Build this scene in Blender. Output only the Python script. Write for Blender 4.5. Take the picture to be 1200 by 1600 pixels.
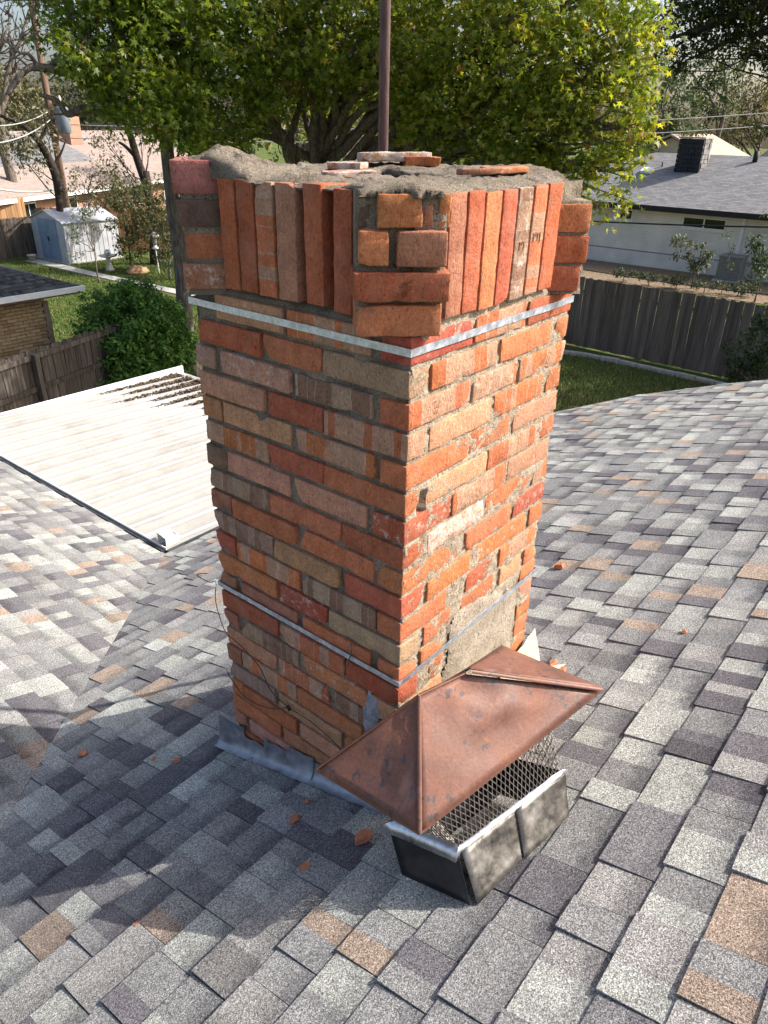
import bpy, math, random
import numpy as np
from mathutils import Vector, Matrix, Euler, noise as mnoise

for _o in list(bpy.data.objects):
    bpy.data.objects.remove(_o, do_unlink=True)
SC = bpy.context.scene
COL = SC.collection
rad = math.radians

# ------------------------------------------------------------------ camera
CAM_POS = (-1.13483, -0.850795, 0.401426)
CAM_ROT = (1.077426, -0.018789, -0.884844)
FPX = 1130.152                    # focal length in pixels of a 1200 x 1600 picture
cam_d = bpy.data.cameras.new('camera')
cam_d.sensor_fit = 'VERTICAL'
cam_d.sensor_height = 24.0
cam_d.lens = 24.0 * FPX / 1600.0
cam_d.clip_start = 0.05
cam_d.clip_end = 600.0
cam = bpy.data.objects.new('camera', cam_d)
cam.location = CAM_POS
cam.rotation_euler = CAM_ROT
COL.objects.link(cam)
SC.camera = cam

# ------------------------------------------------------------------ sky, sun, exposure
SUN_EL = rad(38.0)
SUN_H = Vector((0.735, -0.68, 0)).normalized()
SUN_DIR = Vector((SUN_H.x * math.cos(SUN_EL), SUN_H.y * math.cos(SUN_EL), math.sin(SUN_EL)))
world = bpy.data.worlds.new('World')
SC.world = world
world.use_nodes = True
wn = world.node_tree
wn.nodes.clear()
w_out = wn.nodes.new('ShaderNodeOutputWorld')
w_bg = wn.nodes.new('ShaderNodeBackground')
w_sky = wn.nodes.new('ShaderNodeTexSky')
w_sky.sky_type = 'NISHITA'
w_sky.sun_disc = False
w_sky.sun_elevation = SUN_EL
w_sky.sun_rotation = math.atan2(SUN_H.x, SUN_H.y)
w_sky.air_density = 0.9
w_sky.dust_density = 4.5
w_sky.ozone_density = 1.0
w_bg.inputs['Strength'].default_value = 0.15
wn.links.new(w_sky.outputs[0], w_bg.inputs[0])
wn.links.new(w_bg.outputs[0], w_out.inputs[0])

sun_d = bpy.data.lights.new('sun', 'SUN')
sun_d.energy = 4.3
sun_d.angle = rad(0.55)
sun_d.color = (1.0, 0.95, 0.885)
sun = bpy.data.objects.new('sun', sun_d)
sun.rotation_euler = SUN_DIR.to_track_quat('Z', 'Y').to_euler()
sun.location = (20, -18, 20)
COL.objects.link(sun)

SC.view_settings.view_transform = 'Standard'
SC.view_settings.look = 'None'
SC.view_settings.gamma = 1.0
SC.view_settings.use_curve_mapping = False
SC.view_settings.exposure = 0.90
SC.cycles.max_bounces = 8
SC.cycles.use_denoising = True

# ------------------------------------------------------------------ helpers
_CM = Euler(CAM_ROT, 'XYZ').to_matrix()
_CP = Vector(CAM_POS)

def at(px, py, dist):
    """A world point seen at a photo pixel, `dist` metres away over the ground."""
    d = _CM @ Vector(((px - 600) / FPX, -(py - 800) / FPX, -1.0))
    return _CP + d * (dist / math.hypot(d.x, d.y))

def to_px(p):
    c = _CM.transposed() @ (Vector(p) - _CP)
    if c.z > -0.05:
        return None
    return (600 + FPX * c.x / -c.z, 800 - FPX * c.y / -c.z)

def in_view(p, m=60):
    r = to_px(p)
    return r is not None and -m < r[0] < 1200 + m and -m < r[1] < 1600 + m

WLOC = {}

def tag(o, label=None, cat=None, group=None, kind=None):
    if label: o['label'] = label
    if cat: o['category'] = cat
    if group: o['group'] = group
    if kind: o['kind'] = kind
    return o

def thing(name, loc, label, cat, group=None):
    o = bpy.data.objects.new(name, None)
    o.empty_display_size = 0.1
    o.location = loc
    COL.objects.link(o)
    WLOC[o.name] = Vector(loc)
    return tag(o, label, cat, group)

def link(name, me, mat=None, parent=None, loc=(0, 0, 0), color=None, rot=None):
    o = bpy.data.objects.new(name, me)
    COL.objects.link(o)
    loc = Vector(loc)
    WLOC[o.name] = loc
    if parent is not None:
        o.parent = parent
        o.location = loc - WLOC[parent.name]
    else:
        o.location = loc
    if rot is not None:
        o.rotation_euler = rot
    if mat is not None and len(me.materials) == 0:
        me.materials.append(mat)
    if color is not None:
        o.color = tuple(color)[:3] + (1.0,)
    return o

def np_mesh(name, V, F, cols=None, uv=None, smooth=False):
    """mesh from arrays; F is an (m,k) array or a list of index tuples"""
    me = bpy.data.meshes.new(name)
    V = np.asarray(V, dtype=np.float32).reshape(-1, 3)
    if isinstance(F, np.ndarray):
        m, k = F.shape
        me.vertices.add(len(V))
        me.vertices.foreach_set('co', V.ravel())
        me.loops.add(m * k)
        me.loops.foreach_set('vertex_index', F.astype(np.int32).ravel())
        me.polygons.add(m)
        me.polygons.foreach_set('loop_start', np.arange(0, m * k, k, dtype=np.int32))
        me.polygons.foreach_set('loop_total', np.full(m, k, dtype=np.int32))
        me.update(calc_edges=True)
    else:
        me.from_pydata([tuple(map(float, v)) for v in V], [], [tuple(f) for f in F])
        me.update()
    if smooth:
        me.polygons.foreach_set('use_smooth', np.ones(len(me.polygons), dtype=bool))
    if cols:
        for nm, arr in cols.items():
            a = me.attributes.new(nm, 'FLOAT_COLOR', 'POINT')
            a.data.foreach_set('color', np.asarray(arr, dtype=np.float32).ravel())
    if uv is not None:
        l = me.uv_layers.new(name='uv')
        idx = np.empty(len(me.loops), dtype=np.int32)
        me.loops.foreach_get('vertex_index', idx)
        l.data.foreach_set('uv', np.asarray(uv, dtype=np.float32)[idx].ravel())
    return me

class MB:
    """collects shapes for one mesh"""
    def __init__(s):
        s.v, s.f = [], []
    def add(s, vs, fs):
        n = len(s.v)
        s.v += [Vector(p) for p in vs]
        s.f += [tuple(i + n for i in f) for f in fs]
        return s
    def box(s, c, d, rot=None):
        hx, hy, hz = d[0] / 2, d[1] / 2, d[2] / 2
        vs = [Vector((x, y, z)) for x in (-hx, hx) for y in (-hy, hy) for z in (-hz, hz)]
        if rot is not None:
            m = rot if isinstance(rot, Matrix) else Euler(rot).to_matrix()
            vs = [m @ v for v in vs]
        vs = [v + Vector(c) for v in vs]
        return s.add(vs, [(0, 1, 3, 2), (4, 6, 7, 5), (0, 4, 5, 1), (2, 3, 7, 6), (0, 2, 6, 4), (1, 5, 7, 3)])
    def box2(s, a, b):
        a, b = Vector(a), Vector(b)
        return s.box((a + b) / 2, [abs(x) for x in (b - a)])
    def prism(s, poly, h0, h1):
        """poly: list of 3d points (bottom); extruded by vector h1-h0 offsets"""
        n = len(poly)
        vs = [Vector(p) + Vector(h0) for p in poly] + [Vector(p) + Vector(h1) for p in poly]
        fs = [tuple(range(n))[::-1], tuple(range(n, 2 * n))]
        fs += [(i, (i + 1) % n, n + (i + 1) % n, n + i) for i in range(n)]
        return s.add(vs, fs)
    def tube(s, pts, r, sides=6, cap=True):
        pts = [Vector(p) for p in pts]
        if not isinstance(r, (list, tuple)):
            r = [r] * len(pts)
        n0 = len(s.v)
        ref = Vector((0, 0, 1))
        for i, p in enumerate(pts):
            t = (pts[min(i + 1, len(pts) - 1)] - pts[max(i - 1, 0)])
            if t.length < 1e-9:
                t = Vector((0, 0, 1))
            t.normalize()
            a = t.cross(ref)
            if a.length < 0.1:
                a = t.cross(Vector((1, 0, 0)))
            a.normalize()
            b = t.cross(a)
            for k in range(sides):
                an = 2 * math.pi * k / sides
                s.v.append(p + (a * math.cos(an) + b * math.sin(an)) * r[i])
        for i in range(len(pts) - 1):
            for k in range(sides):
                k2 = (k + 1) % sides
                s.f.append((n0 + i * sides + k, n0 + i * sides + k2, n0 + (i + 1) * sides + k2, n0 + (i + 1) * sides + k))
        if cap:
            s.f.append(tuple(n0 + k for k in range(sides))[::-1])
            e = n0 + (len(pts) - 1) * sides
            s.f.append(tuple(e + k for k in range(sides)))
        return s
    def lathe(s, prof, c, seg=16):
        n0 = len(s.v)
        c = Vector(c)
        for r, z in prof:
            for k in range(seg):
                a = 2 * math.pi * k / seg
                s.v.append(c + Vector((r * math.cos(a), r * math.sin(a), z)))
        for i in range(len(prof) - 1):
            for k in range(seg):
                k2 = (k + 1) % seg
                s.f.append((n0 + i * seg + k, n0 + i * seg + k2, n0 + (i + 1) * seg + k2, n0 + (i + 1) * seg + k))
        s.f.append(tuple(n0 + k for k in range(seg))[::-1])
        e = n0 + (len(prof) - 1) * seg
        s.f.append(tuple(e + k for k in range(seg)))
        return s
    def mesh(s, name, smooth=False, origin=(0, 0, 0)):
        o = Vector(origin)
        me = bpy.data.meshes.new(name)
        me.from_pydata([tuple(v - o) for v in s.v], [], s.f)
        me.update()
        if smooth:
            for p in me.polygons:
                p.use_smooth = True
        return me
    def build(s, name, mat, parent=None, smooth=False, origin=None, color=None):
        if origin is None:
            lo = Vector([min(v[i] for v in s.v) for i in range(3)])
            hi = Vector([max(v[i] for v in s.v) for i in range(3)])
            origin = Vector(((lo.x + hi.x) / 2, (lo.y + hi.y) / 2, lo.z))
        return link(name, s.mesh(name, smooth, origin), mat, parent, origin, color)

def fbm(p, oct_=3):
    return mnoise.fractal(Vector(p), 1.0, 2.0, oct_)

# ------------------------------------------------------------------ materials
class NT:
    def __init__(s, name):
        s.m = bpy.data.materials.new(name)
        s.m.use_nodes = True
        s.t = s.m.node_tree
        s.n = s.t.nodes
        s.n.clear()
        s.out = s.n.new('ShaderNodeOutputMaterial')
        s.bsdf = s.n.new('ShaderNodeBsdfPrincipled')
        s.t.links.new(s.bsdf.outputs[0], s.out.inputs[0])
    def new(s, t, **kw):
        n = s.n.new('ShaderNode' + t)
        for k, v in kw.items():
            setattr(n, k, v)
        return n
    def set(s, n, i, v):
        if hasattr(v, 'is_output') or hasattr(v, 'links'):
            s.t.links.new(v, n.inputs[i])
        else:
            n.inputs[i].default_value = v
    def pos(s, world=True):
        if world:
            return s.new('NewGeometry').outputs['Position']
        return s.new('TexCoord').outputs['Object']
    def scaled(s, vec, sc):
        n = s.new('Mapping')
        s.t.links.new(vec, n.inputs[0])
        n.inputs['Scale'].default_value = sc if isinstance(sc, (tuple, list)) else (sc, sc, sc)
        return n.outputs[0]
    def noise(s, vec, scale, detail=3, rough=0.5, dim='3D'):
        n = s.new('TexNoise', noise_dimensions=dim)
        if vec is not None:
            s.t.links.new(vec, n.inputs['Vector'])
        n.inputs['Scale'].default_value = scale
        n.inputs['Detail'].default_value = detail
        n.inputs['Roughness'].default_value = rough
        return n.outputs[0]
    def ramp(s, fac, stops, interp='LINEAR'):
        n = s.new('ValToRGB')
        n.color_ramp.interpolation = interp
        el = n.color_ramp.elements
        while len(el) < len(stops):
            el.new(0.5)
        for e, (p, c) in zip(el, stops):
            e.position = p
            e.color = (c, c, c, 1) if isinstance(c, (int, float)) else tuple(c) + (1,)
        s.t.links.new(fac, n.inputs[0])
        return n.outputs[0]
    def mix(s, fac, a, b, mode='MIX'):
        n = s.new('Mix', data_type='RGBA', blend_type=mode)
        s.set(n, 0, fac)
        for i, v in ((6, a), (7, b)):
            if isinstance(v, (tuple, list)):
                n.inputs[i].default_value = tuple(v)[:3] + (1,)
            elif isinstance(v, (int, float)):
                n.inputs[i].default_value = (v, v, v, 1)
            else:
                s.t.links.new(v, n.inputs[i])
        return n.outputs[2]
    def math(s, op, a, b=0.0, clamp=False):
        n = s.new('Math', operation=op, use_clamp=clamp)
        s.set(n, 0, a)
        s.set(n, 1, b)
        return n.outputs[0]
    def bump(s, h, strength=0.5, dist=0.01):
        n = s.new('Bump')
        n.inputs['Strength'].default_value = strength
        n.inputs['Distance'].default_value = dist
        s.t.links.new(h, n.inputs['Height'])
        s.t.links.new(n.outputs[0], s.bsdf.inputs['Normal'])
    def done(s, col=None, rough=0.8, metal=0.0, spec=0.3):
        if col is not None:
            if isinstance(col, (tuple, list)):
                s.bsdf.inputs['Base Color'].default_value = tuple(col)[:3] + (1,)
            else:
                s.t.links.new(col, s.bsdf.inputs['Base Color'])
        s.set(s.bsdf, 'Roughness', rough)
        s.set(s.bsdf, 'Metallic', metal)
        s.bsdf.inputs['Specular IOR Level'].default_value = spec
        return s.m

def simple(name, c1, c2=None, scale=8, rough=0.8, metal=0.0, bump=0.0, bscale=None, spec=0.3, detail=5, world=True, stretch=None, lo=0.35, hi=0.65, bdist=0.01):
    t = NT(name)
    p = t.pos(world)
    if stretch:
        p = t.scaled(p, stretch)
    n = t.noise(p, scale, detail, 0.6)
    col = t.ramp(n, [(lo, c1), (hi, c2 or c1)])
    if bump:
        b = t.noise(p, bscale or scale * 3, 4, 0.6)
        t.bump(b, bump, bdist)
    return t.done(col, rough, metal, spec)

# shingles: granules over the colour of each tab
def shingle_mat(name, source):
    t = NT(name)
    if source == 'object':
        base = t.new('ObjectInfo').outputs['Color']
    else:
        base = t.new('Attribute', attribute_name='Col').outputs['Color']
    p = t.pos()
    big = t.noise(p, 14, 3)
    g1 = t.noise(p, 310, 2, 0.85)
    g2 = t.noise(p, 150, 2, 0.7)
    col = t.mix(1.0, base, t.ramp(big, [(0.3, 0.88), (0.7, 1.1)]), 'MULTIPLY')
    col = t.mix(1.0, col, t.ramp(g1, [(0.36, 0.28), (0.5, 0.90), (0.64, 1.80)]), 'MULTIPLY')
    col = t.mix(1.0, col, t.ramp(g2, [(0.36, 0.72), (0.64, 1.3)]), 'MULTIPLY')
    # the darker granule band printed along the top of the exposed part
    uv = t.new('UVMap', uv_map='uv').outputs[0]
    sep = t.new('SeparateXYZ')
    t.t.links.new(uv, sep.inputs[0])
    wob = t.noise(p, 26, 3)
    v = t.math('ADD', sep.outputs[1], t.math('MULTIPLY', t.math('SUBTRACT', wob, 0.5), 0.6))
    band = t.ramp(v, [(0.47, 0.0), (0.80, 1.0)])
    band = t.math('MULTIPLY', band, t.math('MULTIPLY', sep.outputs[0], 0.85))
    col = t.mix(band, col, t.mix(1.0, col, (0.36, 0.36, 0.40), 'MULTIPLY'))
    st = t.noise(t.scaled(p, (1.2, 1.2, 1.2)), 1.6, 4)
    col = t.mix(t.ramp(st, [(0.5, 0.0), (0.75, 0.25)]), col, (0.16, 0.15, 0.15))
    t.bump(t.noise(p, 380, 2, 0.8), 0.9, 0.003)
    return t.done(col, 0.92, 0, 0.15)

M = {}
M['shingle'] = shingle_mat('shingle_granules', 'attr')
M['underlay'] = simple('roof_underlay', (0.03, 0.03, 0.033), (0.05, 0.05, 0.05), 30)

def brick_mat():
    t = NT('old_brick')
    c1 = t.new('Attribute', attribute_name='Col')
    c2 = t.new('Attribute', attribute_name='Col2')
    uv = t.new('UVMap', uv_map='uv').outputs[0]
    sep = t.new('SeparateXYZ')
    t.t.links.new(uv, sep.inputs[0])
    p = t.pos()
    # kiln bands across the length of a brick
    wob = t.noise(p, 30, 2)
    u = t.math('ADD', t.math('MULTIPLY', sep.outputs[0], 27.0), t.math('ADD', t.math('MULTIPLY', wob, 0.3), t.math('MULTIPLY', t.math('SINE', t.math('MULTIPLY', sep.outputs[0], 61.0)), 0.30)))
    cell = t.math('FLOOR', u)
    wn_ = t.new('TexWhiteNoise', noise_dimensions='1D')
    t.t.links.new(cell, wn_.inputs['W'])
    band = t.math('GREATER_THAN', wn_.outputs[0], 0.5)
    fr = t.math('FRACT', u)
    edge = t.math('LESS_THAN', fr, 0.12)
    fac = t.math('MULTIPLY', band, c1.outputs['Alpha'])
    col = t.mix(fac, c1.outputs['Color'], c2.outputs['Color'])
    col = t.mix(t.math('MULTIPLY', t.math('MULTIPLY', edge, t.math('GREATER_THAN', c1.outputs['Alpha'], 0.6)), 0.35), col, (0.55, 0.40, 0.31))
    # mottling
    col = t.mix(1.0, col, t.ramp(t.noise(p, 24, 5, 0.65), [(0.25, 0.68), (0.75, 1.28)]), 'MULTIPLY')
    col = t.mix(1.0, col, t.ramp(t.noise(p, 160, 4, 0.7), [(0.3, 0.72), (0.7, 1.22)]), 'MULTIPLY')
    # drag marks left by the wire cut
    drag = t.noise(t.scaled(p, (1, 1, 0.42)), 260, 3, 0.7)
    col = t.mix(1.0, col, t.ramp(drag, [(0.34, 0.74), (0.52, 1.06)]), 'MULTIPLY')
    # dark pits
    pit = t.noise(t.scaled(p, (1, 1, 0.45)), 220, 2, 0.5)
    col = t.mix(t.ramp(pit, [(0.66, 0.0), (0.71, 0.75)]), col, (0.05, 0.035, 0.03))
    # dust
    col = t.mix(t.ramp(t.noise(p, 17, 5, 0.7), [(0.4, 0.0), (0.72, 0.20)]), col, (0.47, 0.33, 0.24))
    # lime bloom and mortar smears
    bl = t.noise(p, 42, 6, 0.75)
    thr = t.math('SUBTRACT', 0.78, t.math('MULTIPLY', c2.outputs['Alpha'], 0.36))
    blm = t.math('MULTIPLY', t.math('SUBTRACT', bl, thr), 9.0, True)
    col = t.mix(t.math('MULTIPLY', blm, 0.8), col, (0.58, 0.50, 0.43))
    t.bump(t.math('ADD', t.math('MULTIPLY', drag, 0.3), t.noise(p, 75, 6, 0.75)), 0.9, 0.007)
    return t.done(col, 0.9, 0, 0.2)
M['brick'] = brick_mat()

def mortar_mat():
    t = NT('old_mortar')
    p = t.pos()
    a = t.new('Attribute', attribute_name='Col')
    sand = t.noise(p, 330, 3, 0.8)
    col = t.ramp(t.noise(p, 12, 4), [(0.3, (0.30, 0.25, 0.19)), (0.7, (0.46, 0.39, 0.30))])
    col = t.mix(1.0, col, t.ramp(sand, [(0.32, 0.42), (0.5, 0.95), (0.68, 1.5)]), 'MULTIPLY')
    hole = t.noise(p, 120, 2)
    col = t.mix(t.ramp(hole, [(0.64, 0), (0.7, 0.8)]), col, (0.06, 0.05, 0.045))
    col = t.mix(1.0, col, a.outputs['Color'], 'MULTIPLY')
    t.bump(t.math('ADD', t.noise(p, 260, 3, 0.8), t.math('MULTIPLY', t.noise(p, 60, 4, 0.7), 1.5)), 1.0, 0.006)
    return t.done(col, 0.95, 0, 0.1)
M['mortar'] = mortar_mat()

M['crown'] = None
def crown_mat():
    t = NT('weathered_cement')
    p = t.pos()
    col = t.ramp(t.noise(p, 9, 5, 0.65), [(0.3, (0.29, 0.235, 0.175)), (0.55, (0.45, 0.375, 0.285)), (0.75, (0.55, 0.475, 0.38))])
    col = t.mix(1.0, col, t.ramp(t.noise(p, 300, 3, 0.8), [(0.32, 0.4), (0.5, 0.95), (0.68, 1.45)]), 'MULTIPLY')
    blk = t.noise(p, 20, 6, 0.75)
    col = t.mix(t.ramp(blk, [(0.52, 0.0), (0.66, 0.8)]), col, (0.05, 0.045, 0.04))
    t.bump(t.math('ADD', t.noise(p, 170, 4, 0.85), t.math('MULTIPLY', t.noise(p, 35, 6, 0.8), 2.0)), 1.0, 0.022)
    return t.done(col, 0.95, 0, 0.1)
M['crown'] = crown_mat()

def galv_mat(name, c1, c2, rough=0.35, scale=60):
    t = NT(name)
    p = t.pos()
    n = t.noise(p, scale, 4, 0.6)
    vo = t.new('TexVoronoi')
    t.t.links.new(p, vo.inputs['Vector'])
    vo.inputs['Scale'].default_value = scale * 2.5
    col = t.mix(1.0, t.ramp(n, [(0.3, c1), (0.7, c2)]), t.ramp(vo.outputs['Distance'], [(0.1, 0.86), (0.7, 1.08)]), 'MULTIPLY')
    t.bump(n, 0.15, 0.004)
    return t.done(col, t.ramp(n, [(0.3, rough), (0.7, rough + 0.25)]), 0.85, 0.5)
M['strap'] = galv_mat('galvanised_strap', (0.42, 0.47, 0.54), (0.68, 0.73, 0.80), 0.32)

def rust_mat():
    t = NT('rusted_lid')
    p = t.pos()
    n = t.noise(p, 7, 5, 0.6)
    col = t.ramp(n, [(0.25, (0.110, 0.054, 0.040)), (0.5, (0.158, 0.070, 0.047)), (0.75, (0.225, 0.092, 0.052))])
    streak = t.noise(t.scaled(p, (3.0, 1.0, 1.0)), 22, 5, 0.7)
    col = t.mix(t.ramp(streak, [(0.58, 0), (0.75, 0.28)]), col, (0.40, 0.17, 0.08))
    col = t.mix(1.0, col, t.ramp(t.noise(p, 140, 4, 0.7), [(0.3, 0.78), (0.7, 1.2)]), 'MULTIPLY')
    spot = t.noise(p, 34, 4, 0.7)
    area = t.noise(p, 5.5, 1)
    m = t.math('MULTIPLY', t.ramp(spot, [(0.57, 0), (0.60, 1)]), t.ramp(area, [(0.50, 0), (0.56, 1)]))
    col = t.mix(t.math('MULTIPLY', m, 0.85), col, (0.055, 0.05, 0.055))
    pale = t.noise(t.scaled(p, (1, 2.2, 1)), 9, 3, 0.5)
    col = t.mix(t.ramp(pale, [(0.6, 0), (0.75, 0.35)]), col, (0.40, 0.24, 0.2))
    t.bump(t.math('ADD', t.noise(p, 11, 3), t.math('MULTIPLY', t.noise(p, 180, 3), 0.15)), 0.25, 0.01)
    return t.done(col, t.ramp(n, [(0.3, 0.48), (0.7, 0.68)]), 0.12, 0.4)
M['rust'] = rust_mat()

def panel_mat(name, dark):
    t = NT(name)
    p = t.pos()
    n = t.noise(p, 16, 5, 0.7)
    if dark:
        col = t.ramp(n, [(0.3, (0.010, 0.010, 0.012)), (0.6, (0.03, 0.03, 0.034)), (0.8, (0.10, 0.10, 0.11))])
        rg = t.ramp(n, [(0.3, 0.25), (0.7, 0.5)])
        t.bump(n, 0.15, 0.006)
        return t.done(col, rg, 0.4, 0.5)
    col = t.ramp(n, [(0.30, (0.03, 0.03, 0.03)), (0.44, (0.13, 0.12, 0.105)), (0.58, (0.25, 0.23, 0.20)), (0.75, (0.42, 0.40, 0.38))])
    rs = t.noise(p, 30, 4, 0.7)
    col = t.mix(t.ramp(rs, [(0.6, 0), (0.7, 0.6)]), col, (0.20, 0.12, 0.07))
    t.bump(n, 0.2, 0.006)
    return t.done(col, t.ramp(n, [(0.3, 0.28), (0.7, 0.55)]), 0.7, 0.5)
M['panel_black'] = panel_mat('black_skirt_metal', True)
M['panel_grey'] = panel_mat('stained_skirt_metal', False)
M['bright'] = galv_mat('bright_galvanised', (0.45, 0.46, 0.48), (0.78, 0.79, 0.80), 0.22, 40)
M['screen'] = simple('screen_wire', (0.10, 0.09, 0.08), (0.26, 0.23, 0.2), 90, 0.45, 0.7)
M['lead'] = galv_mat('lead_flashing', (0.20, 0.215, 0.245), (0.38, 0.40, 0.44), 0.42, 14)
M['cream'] = simple('cream_flashing', (0.62, 0.50, 0.32), (0.78, 0.69, 0.50), 14, 0.7, bump=0.3)
M['sealant'] = simple('grey_sealant', (0.16, 0.17, 0.20), (0.33, 0.34, 0.37), 50, 0.4, bump=0.8, bscale=60)
M['wire'] = simple('black_wire', (0.015, 0.014, 0.014), (0.03, 0.028, 0.026), 60, 0.5)
M['mast'] = simple('painted_mast', (0.075, 0.042, 0.042), (0.125, 0.075, 0.07), 60, 0.6, bump=0.2, stretch=(1, 1, 0.2))
M['chip'] = simple('brick_chip', (0.40, 0.14, 0.07), (0.52, 0.22, 0.12), 90, 0.95, bump=0.6, bscale=200)

def pan_mat():
    t = NT('white_pan_metal')
    p = t.pos()
    n = t.noise(t.scaled(p, (1.2, 2.0, 2)), 2.2, 5, 0.65)
    col = t.ramp(n, [(0.3, (0.26, 0.245, 0.22)), (0.5, (0.325, 0.315, 0.295)), (0.7, (0.345, 0.335, 0.315))])
    sep = t.new('SeparateXYZ')
    t.t.links.new(p, sep.inputs[0])
    fx = t.ramp(t.math('ADD', t.math('MULTIPLY', t.math('SUBTRACT', sep.outputs[0], 2.2), 0.5), t.math('SUBTRACT', t.noise(p, 2.3, 5, 0.7), 0.5)), [(0.2, 0.0), (0.8, 0.6)])
    col = t.mix(fx, col, (0.34, 0.34, 0.36))
    st = t.noise(t.scaled(p, (1, 8, 8)), 5, 4, 0.6)
    col = t.mix(t.ramp(st, [(0.55, 0), (0.8, 0.4)]), col, (0.30, 0.28, 0.25))
    # shadow lines beside the ribs, painted into the colour
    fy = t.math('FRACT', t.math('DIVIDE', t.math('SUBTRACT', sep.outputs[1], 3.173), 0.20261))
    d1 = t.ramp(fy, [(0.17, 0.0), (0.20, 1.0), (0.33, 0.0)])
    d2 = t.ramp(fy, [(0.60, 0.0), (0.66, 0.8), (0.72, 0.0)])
    rib_shade = t.math('MULTIPLY', t.math('MAXIMUM', d1, d2), t.ramp(t.noise(t.scaled(p, (1, 4, 4)), 3, 4, 0.7), [(0.2, 0.45), (0.7, 0.95)]))
    col = t.mix(rib_shade, col, (0.15, 0.14, 0.125))
    return t.done(col, 0.55, 0, 0.4)
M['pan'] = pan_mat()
M['white_paint'] = simple('white_trim', (0.70, 0.69, 0.66), (0.80, 0.79, 0.77), 9, 0.6)
M['gutter_dark'] = simple('dark_drip_edge', (0.03, 0.032, 0.035), (0.06, 0.06, 0.065), 12, 0.5)
M['litter'] = simple('leaf_litter', (0.045, 0.032, 0.02), (0.16, 0.11, 0.06), 40, 0.95)
M['fascia'] = simple('fascia_paint', (0.20, 0.19, 0.18), (0.28, 0.27, 0.25), 9, 0.7)

def wood_mat(name, c1, c2, c3):
    t = NT(name)
    p = t.pos()
    oi = t.new('ObjectInfo').outputs['Random']
    off = t.new('CombineXYZ')
    t.t.links.new(t.math('MULTIPLY', oi, 37.0), off.inputs[2])
    add = t.new('VectorMath', operation='ADD')
    t.t.links.new(t.scaled(p, (7, 7, 0.35)), add.inputs[0])
    t.t.links.new(off.outputs[0], add.inputs[1])
    n = t.noise(add.outputs[0], 4, 5, 0.7)
    col = t.ramp(n, [(0.28, c1), (0.5, c2), (0.74, c3)])
    col = t.mix(1.0, col, t.ramp(oi, [(0.0, 0.72), (1.0, 1.25)]), 'MULTIPLY')
    t.bump(n, 0.4, 0.01)
    return t.done(col, 0.9, 0, 0.15)
M['fence_dark'] = wood_mat('weathered_fence', (0.035, 0.028, 0.024), (0.085, 0.070, 0.060), (0.20, 0.175, 0.155))
M['fence_right'] = wood_mat('grey_fence', (0.085, 0.066, 0.058), (0.14, 0.113, 0.10), (0.22, 0.19, 0.172))
M['cedar'] = wood_mat('cedar_fence', (0.20, 0.105, 0.05), (0.32, 0.18, 0.09), (0.42, 0.26, 0.14))

def grass_mat():
    t = NT('lawn')
    p = t.pos()
    n = t.noise(p, 0.55, 5, 0.6)
    col = t.ramp(n, [(0.3, (0.050, 0.085, 0.018)), (0.5, (0.085, 0.125, 0.028)), (0.64, (0.14, 0.13, 0.05)), (0.78, (0.20, 0.15, 0.075))])
    col = t.mix(1.0, col, t.ramp(t.noise(p, 40, 4, 0.7), [(0.3, 0.55), (0.7, 1.4)]), 'MULTIPLY')
    lf = t.noise(p, 26, 1)
    col = t.mix(t.ramp(lf, [(0.72, 0), (0.74, 0.8)]), col, (0.30, 0.21, 0.10))
    t.bump(t.noise(p, 60, 4), 0.8, 0.05)
    return t.done(col, 0.95, 0, 0.1)
M['grass'] = grass_mat()

def blade_mat():
    t = NT('grass_blades')
    a = t.new('Attribute', attribute_name='Col').outputs['Color']
    return t.done(a, 0.8, 0, 0.2)
M['blade'] = blade_mat()
M['concrete'] = simple('path_concrete', (0.34, 0.32, 0.28), (0.46, 0.44, 0.40), 5, 0.9, bump=0.3, bscale=60)
M['bark'] = simple('tree_bark', (0.065, 0.052, 0.044), (0.22, 0.18, 0.15), 14, 0.95, bump=1.0, bscale=14, stretch=(1.6, 1.6, 0.25), bdist=0.05)
M['bark_dark'] = simple('dark_bark', (0.02, 0.015, 0.012), (0.06, 0.045, 0.036), 20, 0.95, bump=0.8, bscale=40)

def leaf_mat(name, transl=0.58, rough=0.45):
    t = NT(name)
    a = t.new('Attribute', attribute_name='Col').outputs['Color']
    t.done(a, rough, 0, 0.4)
    tr = t.new('BsdfTranslucent')
    t.t.links.new(t.mix(1.0, a, (1.15, 1.15, 0.45), 'MULTIPLY'), tr.inputs[0])
    mx = t.new('MixShader')
    mx.inputs[0].default_value = transl
    t.t.links.new(t.bsdf.outputs[0], mx.inputs[1])
    t.t.links.new(tr.outputs[0], mx.inputs[2])
    t.t.links.new(mx.outputs[0], t.out.inputs[0])
    return t.m
M['leaf'] = leaf_mat('broad_leaf')
M['leaf_shrub'] = leaf_mat('shrub_leaf', 0.25, 0.6)
M['leaf_dry'] = leaf_mat('dry_leaf', 0.25, 0.7)

def glass_mat():
    t = NT('window_glass')
    return t.done((0.012, 0.014, 0.016), 0.06, 0, 0.6)
M['glass'] = glass_mat()

# ------------------------------------------------------------------ ground, path (the setting)
GZ = -5.0
S = 0.333
SQ = math.sqrt(1 + S * S)
Z0 = -1.32
def zB(y):
    return Z0 - S * y
def zA(x):
    return Z0 - S * 1.8 - S * x
def on_roof(x, y, h=0.0):
    return Vector((x, y, zB(y) + h * SQ))

g = MB().add([(-300, -300, GZ), (300, -300, GZ), (300, 300, GZ), (-300, 300, GZ)], [(0, 1, 2, 3)])
tag(g.build('ground', M['grass'], origin=(0, 0, GZ)), kind='structure')

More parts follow.
